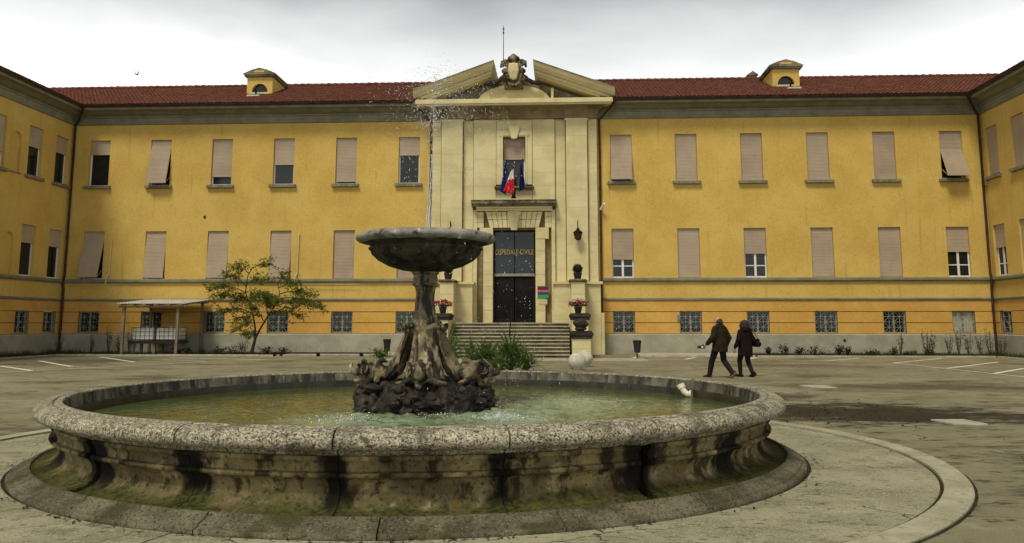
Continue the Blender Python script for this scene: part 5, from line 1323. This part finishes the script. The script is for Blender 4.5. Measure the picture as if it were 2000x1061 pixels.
def yucca(x, y, h, n, lab, seed, lean=1.0, z0=0.0):
    random.seed(seed)
    t = empty('spiky_plant', (x, y, 0), label=lab, cat='plant', group='spiky plants behind the fountain')
    m = MB(); stem = MB(); stem.tube([(0,0,-0.05),(0.02,0,h*0.3)], [0.07, 0.05], 6); stem.build('stem', 'bark', t)
    for k in range(n):
        a = random.uniform(0, 2*pi); el = R(random.triangular(4, 88, 42)); L = h*random.uniform(0.6, 1.0)*0.85
        b = Vector((0, 0, h*random.uniform(0.05, 0.32))); d = Vector((cos(a)*cos(el), sin(a)*cos(el), sin(el))); side = d.cross(Vector((0,0,1))).normalized() if abs(d.z) < 0.99 else Vector((1,0,0))
        droop = random.uniform(0.05, 0.5)*lean; w = random.uniform(0.024, 0.042); n0 = len(m.v)
        for i in range(6):
            u = i/5; c = b+d*L*u+Vector((0,0,-droop*L*u*u*u*0.8)); ww = w*(0.7+0.9*u if u < 0.35 else (1-u)*1.55)
            up = Vector((0,0,0.35*ww))
            m.v += [tuple(c-side*ww+up), tuple(c), tuple(c+side*ww+up)]
        for i in range(5):
            q = n0+3*i; m.face((q, q+1, q+4, q+3)); m.face((q+1, q+2, q+5, q+4))
    m.build('leaves', 'leaf_yucca', t, fix=False)
yucca(-3.45, 26.6, 1.85, 150, 'tall spiky plant close to the right of the fountain column', 1)
yucca(-2.75, 28.3, 1.35, 110, 'short spiky plant behind the low slab bench', 2)
yucca(-2.15, 26.4, 1.55, 150, 'broad spiky plant in the middle of the bed before the steps', 3, 1.3)
yucca(-1.45, 26.8, 1.65, 180, 'large upright spiky plant before the foot of the steps', 4)
yucca(-0.95, 26.2, 1.10, 130, 'low arching spiky plant at the right end of the bed', 5, 1.6)
yucca(-4.05, 28.2, 1.1, 80, 'small spiky plant half hidden behind the fountain column', 6)
yucca(-1.75, 25.6, 0.95, 110, 'low spiky plant in front of the large upright one', 8, 1.5)

def shrub(x, y, h, w, n, mat, lab, grp, name='shrub', cat='shrub', lsz=0.05, seed=0, z0=0.05, up=0.3):
    random.seed(seed)
    t = empty(name, (x, y, z0), label=lab, cat=cat, group=grp)
    st_ = MB(); m = MB(); nb = max(4, int(n/14))
    for k in range(nb):
        a = random.uniform(0, 2*pi); r = w*0.5*random.random()**0.5; e = Vector((r*cos(a), r*sin(a)*0.8, h*random.uniform(0.45, 0.95)))
        st_.tube([(e.x*0.2, e.y*0.2, 0), (e.x*0.7, e.y*0.7, e.z*0.55), tuple(e)], [0.012, 0.008, 0.004], 4)
        for j in range(14):
            c = Vector((e.x*0.5, e.y*0.5, e.z*0.35)).lerp(e, random.random())+Vector((random.gauss(0, 0.18*w*0.5), random.gauss(0, 0.18*w*0.5), random.gauss(0, 0.09*h)))
            c.z = max(c.z, 0.02)
            leaf(m, c, (random.gauss(0,1), random.gauss(0,1), random.gauss(up,0.7)), lsz*random.uniform(0.7, 1.5), lsz*0.32)
    st_.build('stems', 'bark', t, fix=False); m.build('leaves', mat, t, fix=False)
ORD = ['first', 'second', 'third', 'fourth', 'fifth', 'sixth', 'seventh', 'eighth', 'ninth', 'tenth', 'eleventh', 'twelfth']
G1 = 'low dark shrubs along the right facade'
sd = 100
for k_, (x, y, h, w) in enumerate(((10.15, 42.2, 0.42, 0.35), (10.85, 42.0, 0.55, 0.8), (11.55, 42.1, 0.40, 0.45), (12.3, 41.9, 0.50, 1.1), (13.4, 42.0, 0.55, 0.45), (13.8, 42.1, 0.45, 0.5), (14.9, 41.9, 0.35, 0.9), (16.0, 42.1, 0.45, 0.4), (16.6, 41.9, 0.3, 0.8), (17.6, 42.0, 0.42, 0.5))):
    shrub(x, y, h, w, 170, 'leaf_dark', 'low dark shrub along the right facade, '+ORD[k_]+' from the walking couple', G1, seed=sd, lsz=0.075); sd += 1
for k_, (x, y, h, w) in enumerate(((-13.5, 42.0, 0.34, 0.7), (-14.3, 41.9, 0.40, 0.7), (-15.9, 41.8, 0.48, 1.1), (-16.8, 41.9, 0.42, 0.8), (-17.6, 41.8, 0.36, 0.7), (-18.3, 41.9, 0.40, 0.6), (-18.9, 42.0, 0.40, 0.6))):
    shrub(x, y, h, w, 190, 'leaf_dark', 'low dark shrub by the left facade, '+ORD[k_]+' from the bicycle rack', 'low dark shrubs along the left facade', seed=sd, lsz=0.075); sd += 1
shrub(-8.0, 38.8, 0.55, 0.9, 260, 'leaf_bright', 'bright green leafy plant at the rim of the fountain, below the left bin', None, 'leafy_plant', 'plant', 0.09, 300, 0.0)
for k_, (x, y, h) in enumerate(((-21.9, 43.5, 0.9), (-22.2, 43.8, 1.35), (-22.7, 43.6, 1.0), (-23.3, 43.7, 1.5), (-24.2, 43.6, 1.15), (-25.4, 42.8, 1.0))):
    shrub(x, y, h, 0.45, 110, 'leaf_weed', 'tall thin weed at the plinth, '+ORD[k_]+' to the left of the shelter', 'tall weeds by the left corner', 'tall_weed', 'weed', 0.07, sd); sd += 1
for k_, (x, y, h) in enumerate(((17.0, 43.8, 1.15), (18.2, 43.7, 1.3), (18.6, 43.9, 1.15), (19.3, 43.7, 1.2), (19.8, 43.8, 1.35), (20.2, 43.6, 1.5), (20.8, 43.7, 1.2), (21.3, 43.8, 1.35), (21.7, 43.4, 1.1))):
    shrub(x, y, h, 0.5, 120, 'leaf_weed', 'tall thin weed at the right plinth, '+ORD[k_]+' of the row towards the corner', 'tall weeds by the right corner', 'tall_weed', 'weed', 0.07, sd); sd += 1
shrub(-15.6, 42.2, 1.25, 0.6, 110, 'leaf_weed', 'thin scrubby bush at the foot of the leaning tree', None, 'bush', 'bush', 0.07, 420)
# grass and ground cover in the beds
def grass():
    random.seed(77); m = MB()
    def blade(x, y, z, h):
        a = random.uniform(0, 2*pi); w = random.uniform(0.006, 0.014); l = random.uniform(-0.4, 0.4)*h
        n = len(m.v); m.v += [(x-w*cos(a), y-w*sin(a), z), (x+w*cos(a), y+w*sin(a), z), (x+l*sin(a), y+l*cos(a), z+h)]; m.face((n, n+1, n+2))
    for x0, x1, y0, y1, n, h in ((-26.5, -24.7, 22.5, 44.4, 5200, 0.24), (-24.5, -13.5, 41.25, 44.5, 4600, 0.15), (9.6, 20.2, 41.4, 44.5, 3600, 0.13), (20.45, 21.9, 22.5, 44.4, 4200, 0.22), (-8.8, -6.6, 40.2, 41.1, 700, 0.14)):
        for i in range(n):
            x, y = random.uniform(x0, x1), random.uniform(y0, y1)
            if mnoise.noise(Vector((x*0.9, y*0.9, 2))) < -0.08: continue
            blade(x, y, 0.04 if x1 != -6.6 else 0, h*random.uniform(0.4, 1.3))
    o = m.build('grass', 'grass_blade', fix=False)
    tag(o, 'rough grass and weeds in the beds along the facades', 'grass', kind='stuff')
grass()
random.seed(41); m = MB()
for k in range(420):
    x, y = random.gauss(4.7, 1.2), random.gauss(15.6, 1.2)
    if hypot(x-FX, y-FY) < 6.15: continue
    s_ = random.uniform(0.006, 0.022)*(0.5+random.random()**3); n0 = len(m.v)
    m.ball((x, y, s_*0.3), s_, 5, 4, ry=s_*random.uniform(0.6, 1.2), rz=s_*0.6)
    m.v[n0:] = [(a+random.uniform(-1,1)*s_*0.25, b+random.uniform(-1,1)*s_*0.25, c) for a, b, c in m.v[n0:]]
tag(m.build('dirt_clods', 'soil', fix=False), 'dark clods of earth spilled on the asphalt right of the fountain', 'dirt', kind='stuff')
# brown ground cover round the foot of the spiky plants
random.seed(9); m = MB()
for k in range(2600):
    x = random.uniform(-4.6, 2.2); y = 24.9+random.gauss(0, 0.22)+0.10*(x+1.2)**2*0.2
    if mnoise.noise(Vector((x*1.7, y*1.7, 4))) < -0.15: continue
    leaf(m, (x, y, random.uniform(0.0, 0.06)), (random.gauss(0,1), random.gauss(0,1), random.uniform(0.1, 0.9)), random.uniform(0.04, 0.10), random.uniform(0.008, 0.02))
M('leaf_brown', (0.085, 0.045, 0.02), (0.04, 0.03, 0.012), 6, 0.8)
tag(m.build('ground_cover', 'leaf_brown', fix=False), 'low brown ground cover edging the bed behind the fountain', 'ground cover', kind='stuff')

# ------------------------------------------------------------------ people
def hand(side, w, d, curl):
    """palm, four unequal bent fingers and a thumb, as tubes rooted in the wrist; d = pointing direction, w = wrist"""
    w = Vector(w); d = Vector(d).normalized(); lat = Vector((side, 0, 0)); lat = (lat-d*lat.dot(d)).normalized(); nrm = d.cross(lat).normalized()
    fwd = Vector((0, 1, 0)); fwd = (fwd-d*fwd.dot(d)).normalized()
    out = [('t', [w, w+d*0.085], [0.026, 0.034], 0.7)]
    for i, L in enumerate((0.068, 0.078, 0.074, 0.058)):
        b = w+d*0.08+fwd*(0.028-0.019*i)
        k = b+d*L*0.5-lat*curl*0.2*L; e = k+d*L*0.42-lat*curl*0.55*L
        out.append(('t', [b-d*0.03, b, k, e], [0.011, 0.0105, 0.0095, 0.008]))
    b = w+d*0.03+fwd*0.03; out.append(('t', [b-fwd*0.015, b+fwd*0.022+d*0.02, b+fwd*0.03+d*0.055-lat*0.01], [0.013, 0.012, 0.009]))
    return out
def face(hc, r):
    x, y, z = hc
    return [('b', (x, y, z+0.02), r*0.86, r, r*1.05), ('b', (x, y+0.025, z-0.05), r*0.66, r*0.78, r*0.75), ('t', [(x, y+r*0.95, z+0.015), (x, y+r*1.22, z-0.025)], [0.010, 0.016]),
            ('b', (x-r*0.88, y-0.005, z-0.01), 0.012, 0.022, 0.034), ('b', (x+r*0.88, y-0.005, z-0.01), 0.012, 0.022, 0.034), ('b', (x, y+r*0.93, z-0.07), 0.028, 0.014, 0.012),
            ('b', (x-0.034, y+r*0.84, z+0.022), 0.014, 0.012, 0.010), ('b', (x+0.034, y+r*0.84, z+0.022), 0.014, 0.012, 0.010)]
def shoe(par, ank, d, pitch, mat, sole):
    """d = heading in the local xy-plane, pitch = heel lift"""
    a = Vector(ank); f = Vector((d[0], d[1], -sin(pitch))).normalized()
    up = Vector((0, 0, 1)); n = (up-f*f.z).normalized()
    b = a-n*0.055
    o = blob('shoe', [('t', [b-f*0.055+n*0.02, b+f*0.05+n*0.015, b+f*0.15-n*0.005, b+f*0.19-n*0.012], [0.045, 0.047, 0.045, 0.033], 0.95), ('t', [b-f*0.03+n*0.02, a+n*0.03], [0.045, 0.042])], mat, par, 0.012, 2)
    m = MB(); s_ = f.cross(n).normalized()
    outl = [(-0.10, 0.03), (-0.08, 0.043), (0.05, 0.045), (0.15, 0.05), (0.21, 0.035), (0.225, 0.0)]
    poly = outl+[(u, -v) for u, v in reversed(outl[:-1])]
    k = len(poly)
    for lev in (-0.045, -0.022): m.v += [tuple(b+f*u+s_*v+n*lev) for u, v in poly]
    for i in range(k): j = (i+1) % k; m.face((i, j, k+j, k+i))
    m.face(range(k)); m.face(range(k, 2*k)); m.build('sole', sole, o)

# man in the olive coat, striding away to the left
man = empty('person', (4.70, 25.35, 0), R(40), label='walking person in a bulky olive coat and black trousers holding a camera', cat='person', group='people walking to the entrance')
legs = [('t', [(-0.09, 0, 0.93), (-0.10, 0.20, 0.50), (-0.10, 0.31, 0.12)], [0.085, 0.062, 0.042]), ('t', [(0.09, 0, 0.93), (0.10, -0.06, 0.49), (0.10, -0.36, 0.19)], [0.085, 0.062, 0.042])]
arms = [('t', [(-0.20, 0, 1.40), (-0.31, -0.03, 1.14), (-0.33, 0.20, 0.97)], [0.055, 0.045, 0.03]), ('t', [(0.20, 0, 1.40), (0.30, -0.06, 1.13), (0.29, 0.04, 0.88)], [0.055, 0.045, 0.03])]
body = legs+arms+[('t', [(0, 0, 0.92), (0, 0, 1.15), (0, -0.01, 1.38)], [0.14, 0.14, 0.15], 0.75), ('t', [(-0.17, 0, 1.42), (0.17, 0, 1.42)], [0.06, 0.06]), ('t', [(0, 0, 1.42), (0, 0.02, 1.56)], [0.065, 0.058])]
body += face((0, 0.03, 1.625), 0.098)+hand(-1, (-0.33, 0.21, 0.965), (0.0, 0.75, -0.5), 1.2)+hand(1, (0.29, 0.04, 0.88), (0, 0.2, -1), 0.5)
blob('body', body, 'skin', man, voxel=0.0085, smooth_it=2)
blob('trousers', [('t', [(-0.09, 0, 0.96), (-0.105, 0.205, 0.50), (-0.10, 0.315, 0.085)], [0.115, 0.088, 0.072]), ('t', [(0.09, 0, 0.96), (0.105, -0.055, 0.49), (0.10, -0.35, 0.165)], [0.115, 0.088, 0.072]), ('b', (0, 0, 0.95), 0.19, 0.14, 0.12)], 'trouser_black', man, 0.016, 3, 0.006, 9)
coat = [('t', [(0, -0.01, 0.74), (0, -0.02, 0.95), (0, -0.02, 1.15), (0, -0.02, 1.36), (0, -0.01, 1.46)], [0.27, 0.268, 0.25, 0.235, 0.13], 0.72, 0),
        ('t', [(-0.19, -0.01, 1.40), (-0.33, -0.04, 1.15), (-0.335, 0.16, 0.985)], [0.10, 0.088, 0.066]), ('t', [(0.19, -0.01, 1.40), (0.33, -0.08, 1.14), (0.31, 0.02, 0.905)], [0.10, 0.09, 0.066]),
        ('t', [(-0.13, -0.04, 1.44), (0, -0.10, 1.47), (0.13, -0.04, 1.44)], [0.075, 0.085, 0.075])]
co = MB()
blob('coat', coat, 'coat_olive', man, 0.018, 2, 0.009, 8)
blob('collar', [('t', [(-0.11, 0.02, 1.47), (-0.06, -0.08, 1.52), (0.06, -0.08, 1.52), (0.11, 0.02, 1.47)], [0.045, 0.05, 0.05, 0.045])], 'trouser_black', man, 0.014, 2, 0.005, 10)
blob('hair', [('t', [(-0.085, 0.01, 1.60), (-0.07, -0.055, 1.60), (0, -0.085, 1.60), (0.07, -0.055, 1.60), (0.085, 0.01, 1.60)], [0.026, 0.036, 0.04, 0.036, 0.026]), ('b', (0, -0.035, 1.645), 0.09, 0.075, 0.055)], 'hair_grey', man, 0.010, 2, 0.003, 30)
shoe(man, (-0.10, 0.33, 0.085), (-0.05, 1), 0.0, 'shoe_brown', 'sole_tan'); shoe(man, (0.10, -0.37, 0.185), (0.05, 1), 0.75, 'shoe_brown', 'sole_tan')
# camera in the man's left hand
hp = man.matrix_basis @ Vector((-0.335, 0.33, 0.885))
t = empty('camera', hp, R(62), label='black camera with pale label held in the hand of the olive-coated person', cat='camera')
MB().cbox(-0.075, -0.045, -0.055, 0.075, 0.035, 0.045, 0.012).build('body', 'black_plastic', t)
m = MB(); m.tube([(0.0, 0.03, -0.005), (0.0, 0.09, -0.005), (0.0, 0.16, -0.005)], [0.042, 0.044, 0.040], 14); m.build('lens', 'black_plastic', t, smooth=40)
MB().cbox(-0.03, -0.035, 0.045, 0.03, 0.02, 0.075, 0.008).build('viewfinder', 'black_plastic', t)
MB().box(-0.077, -0.03, -0.03, -0.0755, 0.02, 0.02).build('side_label', 'white_paint', t)
MB().box(-0.05, -0.0475, -0.04, 0.045, -0.0455, 0.02).build('screen', 'grey_paint', t)

# woman in the dark hooded coat
wom = empty('person', (5.53, 25.85, 0), R(32), label='walking person in a long dark burgundy coat with bushy brown hair', cat='person', group='people walking to the entrance')
legs = [('t', [(-0.08, 0, 0.86), (-0.09, 0.13, 0.46), (-0.085, 0.12, 0.11)], [0.08, 0.055, 0.038]), ('t', [(0.08, 0, 0.86), (0.085, -0.02, 0.45), (0.08, -0.20, 0.13)], [0.08, 0.055, 0.038])]
arms = [('t', [(-0.17, 0, 1.30), (-0.27, -0.05, 1.06), (-0.33, 0.06, 0.84)], [0.048, 0.04, 0.026]), ('t', [(0.17, 0, 1.30), (0.28, -0.06, 1.05), (0.20, 0.16, 0.98)], [0.048, 0.04, 0.026])]
body = legs+arms+[('t', [(0, 0, 0.86), (0, 0, 1.06), (0, -0.01, 1.28)], [0.13, 0.125, 0.135], 0.75), ('t', [(-0.15, 0, 1.32), (0.15, 0, 1.32)], [0.052, 0.052]), ('t', [(0, 0, 1.32), (0, 0.02, 1.45)], [0.055, 0.05])]
body += face((0, 0.03, 1.51), 0.092)+hand(-1, (-0.33, 0.06, 0.84), (-0.1, 0.25, -1), 0.4)+hand(1, (0.20, 0.16, 0.98), (-0.5, 0.8, 0.1), 1.0)
blob('body', body, 'skin', wom, voxel=0.0085, smooth_it=2)
blob('trousers', [('t', [(-0.08, 0, 0.88), (-0.095, 0.135, 0.46), (-0.085, 0.125, 0.12)], [0.105, 0.076, 0.058]), ('t', [(0.08, 0, 0.88), (0.09, -0.015, 0.45), (0.08, -0.19, 0.13)], [0.105, 0.076, 0.058]), ('b', (0, 0, 0.88), 0.17, 0.13, 0.11)], 'trouser_black', wom, 0.015, 3, 0.005, 9)
coat = [('t', [(0, -0.01, 0.60), (0, -0.02, 0.82), (0, -0.02, 1.05), (0, -0.02, 1.26), (0, -0.01, 1.36)], [0.255, 0.24, 0.21, 0.205, 0.11], 0.74, 0),
        ('t', [(-0.16, -0.01, 1.31), (-0.29, -0.05, 1.06), (-0.335, 0.045, 0.87)], [0.09, 0.078, 0.056]), ('t', [(0.16, -0.01, 1.31), (0.31, -0.08, 1.05), (0.22, 0.13, 0.99)], [0.09, 0.082, 0.060])]
blob('coat', coat, 'coat_burgundy', wom, 0.018, 2, 0.009, 8)
blob('hood', [('t', [(-0.12, 0.0, 1.36), (-0.09, -0.12, 1.38), (0.09, -0.12, 1.38), (0.12, 0.0, 1.36)], [0.06, 0.075, 0.075, 0.06])], 'coat_burgundy', wom, 0.015, 2, 0.006, 10)
blob('hair', [('b', (0, -0.025, 1.545), 0.135, 0.130, 0.115), ('b', (0, -0.05, 1.46), 0.135, 0.115, 0.10), ('b', (-0.09, 0.02, 1.49), 0.05, 0.07, 0.09), ('b', (0.09, 0.02, 1.49), 0.05, 0.07, 0.09)], 'hair_brown', wom, 0.013, 2, 0.014, 16)
shoe(wom, (-0.085, 0.125, 0.085), (-0.05, 1), 0.0, 'trouser_black', 'trouser_black'); shoe(wom, (0.08, -0.21, 0.135), (0.05, 1), 0.5, 'trouser_black', 'trouser_black')
bp_ = wom.matrix_basis @ Vector((0.36, -0.10, 1.00))
t = empty('shoulder_bag', bp_, R(32), label='dark soft shoulder bag hanging at the elbow of the burgundy-coated person', cat='bag')
blob('pouch', [('t', [(0, -0.10, -0.05), (0, 0.10, -0.05)], [0.085, 0.085], 0.7), ('t', [(0, -0.09, 0.06), (0, 0.09, 0.06)], [0.05, 0.05], 0.8)], 'coat_burgundy', t, 0.014, 3, 0.004, 12)
m = MB(); m.tube([(0, -0.11, 0.06), (-0.10, -0.06, 0.26), (-0.17, 0.03, 0.37), (-0.12, 0.09, 0.26), (0, 0.11, 0.06)], 0.012, 5); m.build('strap', 'black_plastic', t)

# ------------------------------------------------------------------ gull in the sky
t = empty('flying_bird', (-31.2, 60.0, 19.95), R(75), label='pale bird gliding in the grey sky above the left roof', cat='bird')
blob('body', [('t', [(-0.32, 0, 0), (-0.05, 0, 0.02), (0.22, 0, 0.03), (0.34, 0, 0.05)], [0.03, 0.09, 0.07, 0.03]), ('b', (0.30, 0, 0.06), 0.06, 0.05, 0.05), ('t', [(0.34,0,0.05),(0.42,0,0.03)], [0.02, 0.006]), ('t', [(-0.28,0,0),(-0.45,0,-0.01)], [0.04, 0.05], 0.3)], 'bird_grey', t, 0.02, 2)
for sx in (-1, 1):
    m = MB(); pts = [(0.05, 0.05, 0.03), (0.02, 0.28, 0.30), (-0.10, 0.40, 0.62)]
    ch = [0.20, 0.17, 0.03]; n0 = 0
    for (x, y, z), c in zip(pts, ch): m.v += [(x+c/2, sx*y, z), (x-c/2, sx*y, z-0.01), (x, sx*y, z+0.02)]
    for i in range(2):
        a = 3*i; m.face((a, a+2, a+5, a+3)); m.face((a+2, a+1, a+4, a+5)); m.face((a+1, a, a+3, a+4))
    m.face((0, 1, 2)); m.face((6, 8, 7)); m.build('wing', 'bird_grey', t)
t.scale = (0.6, 0.6, 0.6)
